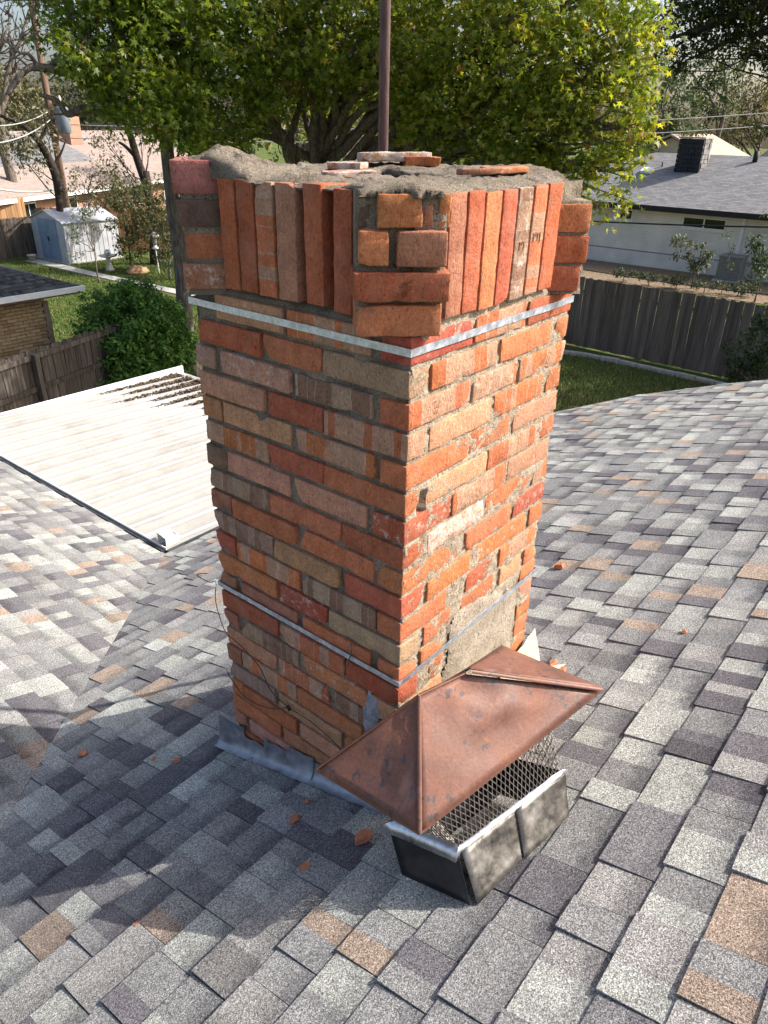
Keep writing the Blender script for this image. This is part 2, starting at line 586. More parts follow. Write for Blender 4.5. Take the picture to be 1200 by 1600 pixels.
# ------------------------------------------------------------------ our roof: two slopes that meet in a valley
def clip(poly, hp):
    for a, b, c in hp:
        out = []
        for i in range(len(poly)):
            p, q = poly[i], poly[(i + 1) % len(poly)]
            dp, dq = a * p[0] + b * p[1] - c, a * q[0] + b * q[1] - c
            if dp <= 0:
                out.append(p)
            if dp * dq < 0:
                t = dp / (dp - dq)
                out.append((p[0] + (q[0] - p[0]) * t, p[1] + (q[1] - p[1]) * t))
        poly = out
        if len(poly) < 3:
            return []
    return poly

PAL = [((0.345, 0.350, 0.318), 0.26), ((0.230, 0.229, 0.222), 0.30), ((0.280, 0.272, 0.256), 0.20),
       ((0.135, 0.128, 0.136), 0.13), ((0.320, 0.250, 0.195), 0.055), ((0.180, 0.175, 0.178), 0.055)]
def pick_tone(rng):
    r = rng.random()
    for c, w in PAL:
        if r < w:
            k = rng.uniform(0.9, 1.1)
            return tuple(x * k for x in c)
        r -= w
    return PAL[1][0]

def lay_shingles(O, U, V, N, e, nc, u0, u1, hps, seed, parent, n_single=300, holes=(), tone=1.0, vis=True):
    rng = random.Random(seed)
    O, U, V, N = Vector(O), Vector(U), Vector(V), Vector(N)
    lap = 0.045
    recs = []
    for j in range(nc):
        v0 = j * e
        u = u0 - rng.uniform(0, 0.3)
        raised = rng.random() < 0.5
        course_wob = rng.uniform(-0.003, 0.003)
        while u < u1:
            L = rng.choice((0.09, 0.13, 0.15, 0.17, 0.19, 0.21)) * rng.uniform(0.9, 1.1)
            t = (0.0112 if raised else 0.0066) + rng.uniform(-0.0012, 0.0012)
            lift = rng.uniform(0, 0.0026)
            nseg = 1 if L < 0.12 else rng.choice((1, 2, 2, 2, 2))
            cuts = [0] + sorted(L * (k + rng.uniform(-.3, .3)) / nseg for k in range(1, nseg)) + [L]
            dv = course_wob + rng.uniform(-0.0015, 0.0015) + (0.0 if raised else 0.003)
            top, bot, uvs, cols, fs = [], [], [], [], []
            area = 0
            band = rng.uniform(0.3, 1.0) if not raised else rng.uniform(0.0, 0.6)
            pcx = u + L / 2
            for a, b in zip(cuts[:-1], cuts[1:]):
                ga = 0.0011 if a == 0 else 0.0
                gb = 0.0011 if b == L else 0.0
                k1, k2 = rng.uniform(-.0012, .0012), rng.uniform(-.0012, .0012)
                poly = [(u + a + ga, v0 + dv + (k1 if a == 0 else 0)), (u + b - gb, v0 + dv + (k2 if b == L else 0)), (u + b - gb, v0 + e + lap), (u + a + ga, v0 + e + lap)]
                poly = clip(poly, hps)
                if not poly:
                    continue
                cx = sum(p[0] for p in poly) / len(poly)
                cv = v0 + e / 2
                if any(h[0] < cx < h[1] and h[2] < cv < h[3] for h in holes):
                    continue
                c = tuple(x * tone for x in pick_tone(rng))
                if cols and abs(c[0] - cols[-1][0]) < 0.03:
                    kk = rng.choice((0.74, 1.26))
                    c = tuple(x * kk for x in c)
                n0 = len(top)
                for pu, pv in poly:
                    f = (pv - v0) / (e + lap)
                    h = t * (1 - f) + 0.0012 + (lift if f < 0.2 else 0) * max(0, min(1, 0.5 + (pu - pcx) / L))
                    base = O + U * pu + V * pv
                    top.append(base + N * h)
                    bot.append(base - N * 0.001)
                    uvs.append((band, (pv - v0) / e))
                    cols.append(tuple(c) + (1,))
                fs.append((n0, len(poly)))
                if vis:
                    pp = [to_px(p) for p in top[n0:]]
                    if all(p is not None for p in pp):
                        area += abs(sum(pp[i][0] * pp[(i + 1) % len(pp)][1] - pp[(i + 1) % len(pp)][0] * pp[i][1] for i in range(len(pp)))) / 2
            if top:
                ctr = O + U * pcx + V * (v0 + e / 2)
                if not vis or not in_view(ctr, 30):
                    area = 0
                recs.append((area, top, bot, uvs, cols, fs, ctr))
            u += L
            raised = not raised
    recs.sort(key=lambda r: -r[0])
    singles = [r for r in recs[:n_single] if r[0] > 25]
    rest = recs[len(singles):]
    def faces(segs, nt, o=0):
        out = []
        for n0, n in segs:
            out.append(tuple(o + n0 + i for i in range(n)))
            out += [(o + n0 + i, o + nt + n0 + i, o + nt + n0 + (i + 1) % n, o + n0 + (i + 1) % n) for i in range(n)]
        return out
    for area, top, bot, uvs, cols, segs, ctr in singles:
        me = np_mesh('shingle', [p - ctr for p in top + bot], faces(segs, len(top)), {'Col': cols + cols}, uvs + uvs)
        link('shingle', me, M['shingle'], parent, ctr)
    if rest:
        vs, fs, uv, cl_ = [], [], [], []
        for area, top, bot, uvs, cols, segs, ctr in rest:
            fs += faces(segs, len(top), len(vs))
            vs += top + bot
            uv += uvs + uvs
            cl_ += cols + cols
        pl = WLOC[parent.name]
        me = np_mesh('shingle_field', [v - pl for v in vs], fs, {'Col': cl_}, uv)
        o = link('shingle_field', me, M['shingle'], parent, pl)
        o['kind'] = 'stuff'

EXPO = 0.134
YE = 3.128                         # eave of the slope we stand on
XE = YE - 1.8                      # eave of the slope across the valley
# slope B falls towards +y
deckB = MB()
polyB = [(XE, YE), (-2.7, -0.9), (-2.7, -2.3), (5.45, -2.3), (5.45, 0.6), (5.31, 1.33), (4.88, 1.92), (4.02, YE)]
deckB.prism([(x, y, zB(y)) for x, y in polyB], (0, 0, -0.12), (0, 0, -0.003))
roofB = deckB.build('roof_slope', M['underlay'], origin=(0, 0, zB(0)))
tag(roofB, kind='structure')
hpB = [(1, 0, 2.7), (-1, 0, 5.45)]
def hp_from_xy(p, q, keep):        # half plane in (u=-x, v) coordinates
    def uvp(x, y):
        return (-x, (YE - y) * SQ)
    a, b, k = uvp(*p), uvp(*q), uvp(*keep)
    nx, ny = b[1] - a[1], -(b[0] - a[0])
    c = nx * a[0] + ny * a[1]
    if nx * k[0] + ny * k[1] > c:
        nx, ny, c = -nx, -ny, -c
    l = math.hypot(nx, ny)
    return (nx / l, ny / l, c / l)
hpB += [hp_from_xy((XE, YE), (-2.7, -0.9), (2, 0)), hp_from_xy((5.45, 0.6), (5.31, 1.33), (2, 0)),
        hp_from_xy((5.31, 1.33), (4.88, 1.92), (2, 0)), (0, -1, 0.0)]
lay_shingles((0, YE, zB(YE)), (-1, 0, 0), Vector((0, -1, S)) / SQ, Vector((0, S, 1)) / SQ, EXPO, 43, -5.5, 2.8, hpB, 11, roofB,
             holes=[(-0.68, -0.02, (YE - 0.67) * SQ, (YE - 0.02) * SQ)])
# slope A falls towards +x
polyA = [(XE, YE), (XE, 9.0), (-2.7, 9.0), (-2.7, -0.9)]
deckA = MB().prism([(x, y, zA(x)) for x, y in polyA][::-1], (0, 0, -0.12), (0, 0, -0.003))
roofA = deckA.build('roof_slope', M['underlay'], origin=(0, 5, zA(0)))
tag(roofA, kind='structure')
def hpA_line():
    a, b = (YE, 0.0), (-0.9, (XE + 2.7) * SQ)       # (u=y, v)
    nx, ny = b[1] - a[1], -(b[0] - a[0])
    c = nx * a[0] + ny * a[1]
    if nx * 6 + ny * 1 > c:
        nx, ny, c = -nx, -ny, -c
    l = math.hypot(nx, ny)
    return (nx / l, ny / l, c / l)
lay_shingles((XE, 0, zA(XE)), (0, 1, 0), Vector((-1, 0, S)) / SQ, Vector((S, 0, 1)) / SQ, EXPO, 31, -0.9, 8.9,
             [hpA_line(), (1, 0, 8.9), (0, -1, 0)], 23, roofA)
# far side of the ridge, fascia boards and the walls below
far = MB().prism([(-2.7, -2.3, zB(-2.3)), (5.45, -2.3, zB(-2.3)), (5.45, -7.5, zB(-2.3) - 1.7), (-2.7, -7.5, zB(-2.3) - 1.7)][::-1], (0, 0, -0.12), (0, 0, 0.01))
tag(far.build('roof_slope', M['underlay']), kind='structure')
house = thing('house', (2.0, 1.0, GZ), 'low house whose grey shingled roof fills the foreground under the chimney', 'house')
hw = MB()
hw.box2((1.0, -2.2, GZ), (4.0, 2.6, -2.45)).box2((-2.6, -7.0, GZ), (5.0, 0.3, -1.75)).box2((-2.6, 2.6, GZ), (0.9, 8.9, -2.5))
hw.build('wall', simple('house_wall', (0.33, 0.22, 0.15), (0.42, 0.3, 0.21), 20), house)
for a, b in (((XE + 0.012, YE + 0.012, -2.52), (XE + 0.04, 9.0, -2.352)), ((XE, YE + 0.012, -2.52), (4.02, YE + 0.04, -2.352))):
    MB().box2(a, b).build('fascia', M['gutter_dark'], house)
rk = MB()
edge = [(5.45, -2.3), (5.45, 0.6), (5.31, 1.33), (4.88, 1.92), (4.02, YE)]
for (x0, y0), (x1, y1) in zip(edge[:-1], edge[1:]):
    d = Vector((x1 - x0, y1 - y0, 0)).normalized()
    n = Vector((-d.y, d.x, 0)) * -1
    if n.x < 0: n = -n
    p = [Vector((x0, y0, zB(y0))), Vector((x1, y1, zB(y1)))]
    rk.add([p[0] + n * 0.004, p[1] + n * 0.004, p[1] + n * 0.03, p[0] + n * 0.03,
            p[0] + n * 0.004 + Vector((0, 0, -0.19)), p[1] + n * 0.004 + Vector((0, 0, -0.19)), p[1] + n * 0.03 + Vector((0, 0, -0.19)), p[0] + n * 0.03 + Vector((0, 0, -0.19))],
           [(0, 1, 2, 3), (4, 7, 6, 5), (0, 4, 5, 1), (3, 2, 6, 7), (0, 3, 7, 4), (1, 5, 6, 2)])
rk.build('rake_board', M['fascia'], house)

# ------------------------------------------------------------------ the chimney
W1, W2 = 0.695, 0.70
chim = thing('brick_chimney', (W2 / 2, W1 / 2, -1.6), 'tall weathered orange brick chimney with upright bricks and stepped corners round its top', 'chimney')
BR = {'r': (0.42, 0.108, 0.050), 'o': (0.50, 0.168, 0.070), 't': (0.50, 0.240, 0.135), 'g': (0.39, 0.245, 0.150), 'd': (0.20, 0.115, 0.08),
      'p': (0.50, 0.240, 0.150), 'R': (0.36, 0.078, 0.042), 'n': (0.40, 0.165, 0.090), 's': (0.49, 0.150, 0.058), 'S': (0.36, 0.225, 0.145), 'k': (0.13, 0.075, 0.055), 'q': (0.36, 0.135, 0.105)}
BR2 = {'s': (0.45, 0.25, 0.155), 'S': (0.25, 0.135, 0.085)}
LEFT = [
   [(0, 0.077, 'R'), (0.103, 0.35, 's0'), (0.363, 0.605, 't1')] ,
   [(0, 0.245, 'g'), (0.249, 0.437, 'o'), (0.446, 0.679, 'r')] ,
   [(0, 0.079, 'n'), (0.099, 0.336, 'S1'), (0.353, 0.598, 'p2'), (0.625, 0.695, 'g')] ,
   [(0, 0.243, 's'), (0.249, 0.431, 'r'), (0.447, 0.693, 't')] ,
   [(0, 0.074, 'n'), (0.091, 0.337, 's'), (0.359, 0.611, 't'), (0.619, 0.695, 'n')] ,
   [(0, 0.247, 'o'), (0.249, 0.44, 'r'), (0.445, 0.694, 's')] ,
   [(0, 0.095, 'r'), (0.115, 0.351, 't'), (0.37, 0.611, 't'), (0.611, 0.695, 'd')] ,
   [(0, 0.188, 'r'), (0.195, 0.447, 'o'), (0.449, 0.695, 'S')] ,
   [(0, 0.075, 't'), (0.089, 0.338, 'o'), (0.354, 0.607, 'o'), (0.613, 0.694, 'n')] ,
   [(0, 0.183, 'r'), (0.201, 0.443, 't'), (0.45, 0.695, 'S')] ,
   [(0, 0.074, 'r'), (0.08, 0.333, 'S1'), (0.35, 0.602, 's'), (0.613, 0.695, 'R')] ,
   [(0, 0.24, 'g'), (0.247, 0.43, 'R2'), (0.443, 0.695, 'o1')] ,
   [(0, 0.069, 'o'), (0.096, 0.34, 'o'), (0.365, 0.601, 'n'), (0.627, 0.695, 'n')] ,
   [(0, 0.181, 'R'), (0.188, 0.44, 's1'), (0.451, 0.695, 'r')] ,
   [(0, 0.089, 'o1'), (0.105, 0.344, 'o2'), (0.367, 0.61, 'S1'), (0.631, 0.695, 'n')] ,
   [(0, 0.088, 'n'), (0.1, 0.229, 'S'), (0.247, 0.456, 's2'), (0.464, 0.695, 't')] ,
   [(0, 0.111, 'r'), (0.123, 0.377, 'o'), (0.383, 0.626, 's'), (0.632, 0.695, 'n')] ,
   [(0, 0.189, 'o'), (0.201, 0.46, 't1'), (0.477, 0.695, 'S')] ,
   [(0, 0.119, 'n'), (0.134, 0.374, 't'), (0.39, 0.632, 'o'), (0.641, 0.695, 'o')] ,
   [(0, 0.195, 'o'), (0.211, 0.452, 'n'), (0.467, 0.695, 'o')] ,
   [(0, 0.119, 'r'), (0.134, 0.361, 'o'), (0.378, 0.621, 'p'), (0.637, 0.695, 'n')] ,
   [(0, 0.197, 't'), (0.213, 0.441, 'o'), (0.456, 0.695, 'r')] ,
]
RIGHT = [
   [(0, 0.229, 'R'), (0.234, 0.455, 's'), (0.473, 0.7, 'r')] ,
   [(0, 0.065, 'g'), (0.076, 0.335, 's'), (0.355, 0.604, 'o'), (0.632, 0.698, 'o')] ,
   [(0, 0.235, 's'), (0.246, 0.444, 's2'), (0.454, 0.7, 's')] ,
   [(0, 0.064, 't'), (0.081, 0.332, 't'), (0.347, 0.594, 's'), (0.623, 0.7, 'o')] ,
   [(0, 0.246, 'o'), (0.254, 0.44, 'o'), (0.457, 0.698, 't')] ,
   [(0, 0.055, 'o'), (0.08, 0.337, 't'), (0.343, 0.589, 's'), (0.6, 0.699, 'o')] ,
   [(0, 0.185, 'r2'), (0.191, 0.441, 's1'), (0.455, 0.686, 'p')] ,
   [(0, 0.08, 'r'), (0.096, 0.347, 'p3'), (0.357, 0.6, 'o'), (0.612, 0.697, 's')] ,
   [(0, 0.238, 'o'), (0.268, 0.496, 'o'), (0.513, 0.695, 'r2')] ,
   [(0, 0.091, 'r'), (0.104, 0.299, 'o'), (0.324, 0.602, 'o'), (0.618, 0.697, 'o')] ,
   [(0, 0.195, 'o'), (0.289, 0.431, 'r'), (0.462, 0.673, 's')] ,
   [(0, 0.077, 'r'), (0.099, 0.218, 'o'), (0.273, 0.439, 'o'), (0.475, 0.594, 't'), (0.618, 0.698, 'o')] ,
   [(0, 0.073, 'o'), (0.09, 0.189, 'o'), (0.609, 0.699, 'o')] ,
   [(0, 0.083, 'R'), (0.138, 0.198, 'o'), (0.616, 0.698, 'p')] ,
   [(0, 0.202, 't'), (0.615, 0.7, 'o')] ,
   [(0, 0.087, 'o'), (0.108, 0.209, 'o'), (0.617, 0.7, 'o')] ,
   [(0, 0.216, 'o'), (0.606, 0.7, 'o')] ,
   [(0, 0.09, 'r'), (0.111, 0.325, 'o'), (0.342, 0.55, 't'), (0.575, 0.7, 'r')] ,
   [(0, 0.23, 't'), (0.246, 0.483, 'r'), (0.507, 0.699, 'o')] ,
   [(0, 0.093, 'o'), (0.112, 0.342, 'o'), (0.36, 0.696, 'o')] ,
   [(0, 0.209, 'o'), (0.243, 0.505, 'r'), (0.53, 0.697, 'o')] ,
   [(0, 0.083, 'o'), (0.115, 0.359, 'o'), (0.378, 0.7, 'o')] ,
]

def brick_mesh(size, seed, code, axis=0, wear=1.0, off=0.0, chips=None, seg=0.02):
    """A worn brick centred on its own origin.  axis = the long axis (0 x, 1 y, 2 z)."""
    rng = random.Random(seed)
    h = [s / 2 for s in size]
    r = 0.0024 * wear
    def ticks(hh):
        n = max(1, int(round((2 * hh - 2 * r) / seg)))
        return [-hh] + [-hh + r + (2 * hh - 2 * r) * i / n for i in range(n + 1)] + [hh]
    T = [ticks(x) for x in h]
    idx, vs, fs = {}, [], []
    def vid(i, j, k):
        key = (i, j, k)
        if key not in idx:
            idx[key] = len(vs)
            vs.append(Vector((T[0][i], T[1][j], T[2][k])))
        return idx[key]
    nx, ny, nz = len(T[0]) - 1, len(T[1]) - 1, len(T[2]) - 1
    for i in range(nx):
        for j in range(ny):
            fs.append((vid(i, j, 0), vid(i, j + 1, 0), vid(i + 1, j + 1, 0), vid(i + 1, j, 0)))
            fs.append((vid(i, j, nz), vid(i + 1, j, nz), vid(i + 1, j + 1, nz), vid(i, j + 1, nz)))
    for i in range(nx):
        for k in range(nz):
            fs.append((vid(i, 0, k), vid(i + 1, 0, k), vid(i + 1, 0, k + 1), vid(i, 0, k + 1)))
            fs.append((vid(i, ny, k), vid(i, ny, k + 1), vid(i + 1, ny, k + 1), vid(i + 1, ny, k)))
    for j in range(ny):
        for k in range(nz):
            fs.append((vid(0, j, k), vid(0, j, k + 1), vid(0, j + 1, k + 1), vid(0, j + 1, k)))
            fs.append((vid(nx, j, k), vid(nx, j + 1, k), vid(nx, j + 1, k + 1), vid(nx, j, k + 1)))
    so = Vector((seed * 1.37 % 91, seed * 2.11 % 83, seed * 0.73 % 77))
    cs = []
    for _ in range(rng.choice((1, 2, 3, 4)) if chips is None else chips):
        cs.append((Vector([rng.choice((-1, 1)) * h[i] if i != axis or rng.random() < 0.6 else rng.uniform(-h[i], h[i]) for i in range(3)]),
                   rng.uniform(0.012, 0.036) * wear, rng.uniform(0.005, 0.015) * wear))
    out = []
    for v in vs:
        inn = Vector([max(-(h[i] - r), min(h[i] - r, v[i])) for i in range(3)])
        d = v - inn
        p = inn + d.normalized() * r if d.length > 1e-9 else v.copy()
        nrm = d.normalized() if d.length > 1e-9 else Vector((0, 0, 0))
        amp = 0.0017 * wear
        p = p + nrm * (fbm(p * 28 + so) * amp + fbm(p * 90 + so, 2) * amp * 0.6)
        p = p + Vector((0, 0, 0.0012)) * fbm(p * 9 + so)
        for c, cr, cd in cs:
            dd = (p - c).length
            if dd < cr:
                p = p - (c.normalized() * cd) * (1 - dd / cr) ** 0.6
        out.append(p)
    k0 = code[0]
    c1 = BR[k0]
    vv = rng.uniform(0.86, 1.14)
    c1 = (c1[0] * vv, c1[1] * vv * rng.uniform(0.92, 1.1), c1[2] * vv * rng.uniform(0.9, 1.12))
    stripe = 1.0 if k0 in BR2 else 0.0
    c2 = BR2.get(k0, (c1[0] * 0.85, c1[1] * 1.15, c1[2] * 1.25))
    lime = int(code[1]) / 3.0 if len(code) > 1 else rng.choice((0.0, 0.1, 0.25, 0.4))
    n = len(out)
    uv = [((p[axis] + off + seed * 0.713), 0.0) for p in out]
    return np_mesh('brick', out, fs, {'Col': [c1 + (stripe,)] * n, 'Col2': [tuple(c2) + (lime,)] * n}, uv, smooth=True)

def brick(ctr, size, seed, code, axis=0, rot=None, **kw):
    rng = random.Random(seed + 5)
    if rot is None:
        rot = (rng.uniform(-.006, .006), rng.uniform(-.006, .006), rng.uniform(-.008, .008))
    return link('brick', brick_mesh(size, seed, code, axis, **kw), M['brick'], chim, ctr, rot=rot)

CH, BH = 0.07, 0.0575
BD = 0.09
rngb = random.Random(5)
for k in range(22):
    zc = -0.028 - CH * k + BH / 2
    Lr, Rr = LEFT[k], RIGHT[k]
    if zc < zB(W1) - 0.06:
        continue
    hh = BH + rngb.uniform(-0.002, 0.003)
    # the corner brick shows on both faces
    a, b = Lr[0][1], Rr[0][1]
    pr = rngb.uniform(-0.002, 0.002)
    ax = 1 if a > b else 0
    b_ = max(b, 0.055); a_ = max(a, 0.06)
    if zc > zB(0) - 0.06:
        brick((b_ / 2 - pr, a_ / 2 - pr, zc), (b_, a_, hh), 100 + k, Lr[0][2] if a > b else Rr[0][2], ax, chips=rngb.choice((1, 2, 3)))
    for i, (y0, y1, c) in enumerate(Lr[1:]):
        if zc < zB((y0 + y1) / 2) - 0.03:
            continue
        pr = rngb.uniform(-0.002, 0.003)
        dep = BD
        if i == len(Lr) - 2 and y1 > 0.6:
            dep = 0.2 if (y1 - y0) < 0.15 else 0.085
            y1 = y1 + rngb.uniform(-0.004, 0.003)
        brick((dep / 2 - pr, (y0 + y1) / 2, zc + rngb.uniform(-.0015, .0015)), (dep, y1 - y0, hh), 200 + k * 7 + i, c, 1)
    for i, (x0, x1, c) in enumerate(Rr[1:]):
        if zc < zB(0) - 0.03:
            continue
        pr = rngb.uniform(-0.002, 0.003)
        dep = BD
        if i == len(Rr) - 2 and x1 > 0.6:
            dep = 0.2 if (x1 - x0) < 0.15 else 0.085
        brick(((x0 + x1) / 2, dep / 2 - pr, zc + rngb.uniform(-.0015, .0015)), (x1 - x0, dep, hh), 500 + k * 7 + i, c, 0)

# upright bricks of the top course, left then right face
SL = [(0.542, 0.489, 'r'), (0.483, 0.430, 'r'), (0.424, 0.370, 's1'), (0.359, 0.302, 't'), (0.276, 0.224, 'r'), (0.194, 0.147, 'r')]
for i, (y1, y0, c) in enumerate(SL):
    brick((0.033, (y0 + y1) / 2, 0.172 + rngb.uniform(-.003, .003)), (0.09, y1 - y0, 0.236), 800 + i, c, 2, rot=(rngb.uniform(-.012, .012), 0, rngb.uniform(-.02, .02)), wear=0.8, chips=1)
SR = [(0.096, 0.151, 'n'), (0.159, 0.215, 'r'), (0.222, 0.282, 'o'), (0.290, 0.346, 'r'), (0.352, 0.413, 'S2'), (0.420, 0.479, 's'), (0.487, 0.552, 'r')]
for i, (x0, x1, c) in enumerate(SR):
    brick(((x0 + x1) / 2, 0.033, 0.168 + rngb.uniform(-.003, .003)), (x1 - x0, 0.09, 0.236), 820 + i, c, 2, rot=(0, rngb.uniform(-.012, .012), rngb.uniform(-.02, .02)), wear=0.8, chips=1)
# stepped corner blocks, laid across the corners
q2 = math.sqrt(0.5)
def quoin(corner, nrm, rows, seed, depth=0.105):
    """nrm: outward diagonal; rows of (z0, z1, [(t0, t1, code, out)])"""
    n = Vector((nrm[0], nrm[1], 0)).normalized()
    t = Vector((-n.y, n.x, 0))
    ang = math.atan2(t.y, t.x)
    k = 0
    res = []
    for z0, z1, segs in rows:
        for t0, t1, code, outw in segs:
            c = Vector(corner) + t * ((t0 + t1) / 2) + n * (outw - depth / 2) + Vector((0, 0, (z0 + z1) / 2))
            res.append(brick(c, (t1 - t0, depth, z1 - z0), seed + k, code, 0, rot=(0, 0, ang + rngb.uniform(-.02, .02)), wear=0.95, chips=2, seg=0.016))
            k += 1
    return res
NQ = quoin((0, 0, 0), (-1, -1), [
    (0.034, 0.093, [(-0.109, 0.057, 'o1', 0.004)]),
    (0.101, 0.155, [(-0.115, 0.069, 'r1', 0.014)]),
    (0.166, 0.228, [(-0.105, -0.050, 'o', 0.008), (-0.034, 0.060, 'n1', 0.012)]),
    (0.232, 0.290, [(-0.071, 0.012, 'o', 0.004), (-0.104, -0.082, 'k', -0.012), (0.018, 0.034, 'n', -0.006), (0.044, 0.066, 'o', -0.01)])], 860)
quoin((0, W1, 0), (-1, 1), [
    (0.044, 0.102, [(-0.09, 0.09, 'n2', -0.002)]), (0.113, 0.169, [(-0.09, 0.085, 'o1', -0.014)]),
    (0.183, 0.241, [(-0.092, 0.09, 'k1', 0.0)]), (0.252, 0.322, [(-0.092, 0.09, 'q1', 0.003)])], 880)
quoin((W2, 0, 0), (1, -1), [
    (0.038, 0.098, [(-0.09, 0.09, 'r', -0.018)]), (0.106, 0.168, [(-0.09, 0.09, 'r1', -0.008)]),
    (0.176, 0.240, [(-0.09, 0.09, 'o1', -0.012)])], 900)
quoin((W2, W1, 0), (1, 1), [
    (0.038, 0.098, [(-0.09, 0.09, 'R', -0.01)]), (0.106, 0.168, [(-0.09, 0.09, 'r1', 0.0)]),
    (0.176, 0.240, [(-0.09, 0.09, 'n1', -0.006)])], 920)

# bricks of the two hidden faces, one mesh
bk_v, bk_f, bk_c, bk_c2, bk_uv = [], [], [], [], []
def back_brick(ctr, size, seed, code, axis):
    me = brick_mesh(size, seed, code, axis, seg=0.1)
    n0 = len(bk_v)
    ca = me.attributes['Col'].data; cb = me.attributes['Col2'].data
    for i, v in enumerate(me.vertices):
        bk_v.append(v.co + Vector(ctr))
        bk_c.append(tuple(ca[i].color)); bk_c2.append(tuple(cb[i].color)); bk_uv.append((v.co[axis] + seed * 0.713, 0))
    bk_f.extend(tuple(n0 + i for i in p.vertices) for p in me.polygons)
    bpy.data.meshes.remove(me)
for k in range(22):
    zc = -0.028 - CH * k + BH / 2
    cuts = [0.1, 0.34, 0.59] if k % 2 else [0.21, 0.45]
    ed = [0.10] + [c for c in cuts if c > 0.12] + [0.69]
    for i, (a, b) in enumerate(zip(ed[:-1], ed[1:])):
        cd = rngb.choice(['o', 'r', 't', 's', 'n', 'g'])
        if zc > zB(W1) - 0.05:
            back_brick(((a + b) / 2, W1 - BD / 2, zc), (b - a - 0.012, BD, BH), 1000 + k * 9 + i, cd, 0)
        if zc > zB((a + b) / 2) - 0.05:
            back_brick((W2 - BD / 2, (a + b) / 2, zc), (BD, b - a - 0.012, BH), 1300 + k * 9 + i, cd, 1)
for i in range(6):
    back_brick((0.13 + i * 0.075, W1 - 0.033, 0.168), (0.056, 0.09, 0.236), 1600 + i, 'r', 2)
    back_brick((W2 - 0.033, 0.13 + i * 0.075, 0.168), (0.09, 0.056, 0.236), 1610 + i, 'o', 2)
cl = WLOC[chim.name]
bb = link('back_bricks', np_mesh('back_bricks', [v - cl for v in bk_v], bk_f, {'Col': bk_c, 'Col2': bk_c2}, bk_uv, True), M['brick'], chim, cl)
bb['kind'] = 'stuff'

# mortar: a rough body just behind the brick faces, smeared over some edges
def mortar_face(axis, W, zlo, zhi, step=0.0062):
    vs, fs, cs = [], [], []
    nu, nv = int(W / step) + 1, int((zhi - zlo) / step) + 1
    for j in range(nv + 1):
        z = zlo + (zhi - zlo) * j / nv
        for i in range(nu + 1):
            u = W * i / nu
            p = Vector((u, 0, z)) if axis == 0 else Vector((0, u, z))
            f1 = fbm(p * 16 + Vector((3, 3, 3)), 3)
            f2 = fbm(p * 75, 2)
            ins = 0.0055 - 0.0045 * f1 - 0.0045 * f2
            if axis == 0:
                ins -= 0.0026
                if 0.055 < u < 0.078 and -0.40 < z < -0.335:       # an open joint
                    ins = 0.045
            else:
                ins += 0.0045
            if z > 0.045:
                ins += 0.004 if axis == 0 else 0.016
            u2 = min(max(u, ins if i == 0 else 0), W - (0.004 if i == nu else 0))
            q = Vector((u, ins, z)) if axis == 0 else Vector((ins, u, z))
            if i == 0:
                q = Vector((0.006, max(ins, 0.006), z)) if axis == 0 else Vector((max(ins, 0.006), 0.006, z))
            if i == nu:
                if axis == 0: q.x = W - 0.008
                else: q.y = W - 0.008
            vs.append(q)
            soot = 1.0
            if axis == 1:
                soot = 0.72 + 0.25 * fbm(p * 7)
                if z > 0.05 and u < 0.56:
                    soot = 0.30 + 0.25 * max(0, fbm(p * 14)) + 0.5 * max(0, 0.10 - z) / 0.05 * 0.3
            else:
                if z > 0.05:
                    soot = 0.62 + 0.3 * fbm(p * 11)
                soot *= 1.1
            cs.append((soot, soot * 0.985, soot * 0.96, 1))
    w = nu + 1
    for j in range(nv):
        for i in range(nu):
            f = (j * w + i, j * w + i + 1, (j + 1) * w + i + 1, (j + 1) * w + i)
            fs.append(f if axis == 0 else f[::-1])
    return vs, fs, cs
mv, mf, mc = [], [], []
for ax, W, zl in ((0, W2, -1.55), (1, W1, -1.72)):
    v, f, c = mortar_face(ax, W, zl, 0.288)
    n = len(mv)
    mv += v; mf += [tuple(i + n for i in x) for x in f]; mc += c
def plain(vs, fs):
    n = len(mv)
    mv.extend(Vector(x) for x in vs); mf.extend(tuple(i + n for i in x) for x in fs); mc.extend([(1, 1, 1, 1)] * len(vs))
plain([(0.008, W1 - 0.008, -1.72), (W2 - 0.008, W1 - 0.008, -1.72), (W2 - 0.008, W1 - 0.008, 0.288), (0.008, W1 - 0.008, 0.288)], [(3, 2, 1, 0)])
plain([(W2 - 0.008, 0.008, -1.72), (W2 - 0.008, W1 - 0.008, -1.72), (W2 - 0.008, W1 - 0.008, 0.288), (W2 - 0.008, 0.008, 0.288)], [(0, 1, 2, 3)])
link('mortar', np_mesh('mortar', [v - cl for v in mv], mf, {'Col': mc}, smooth=True), M['mortar'], chim, cl)
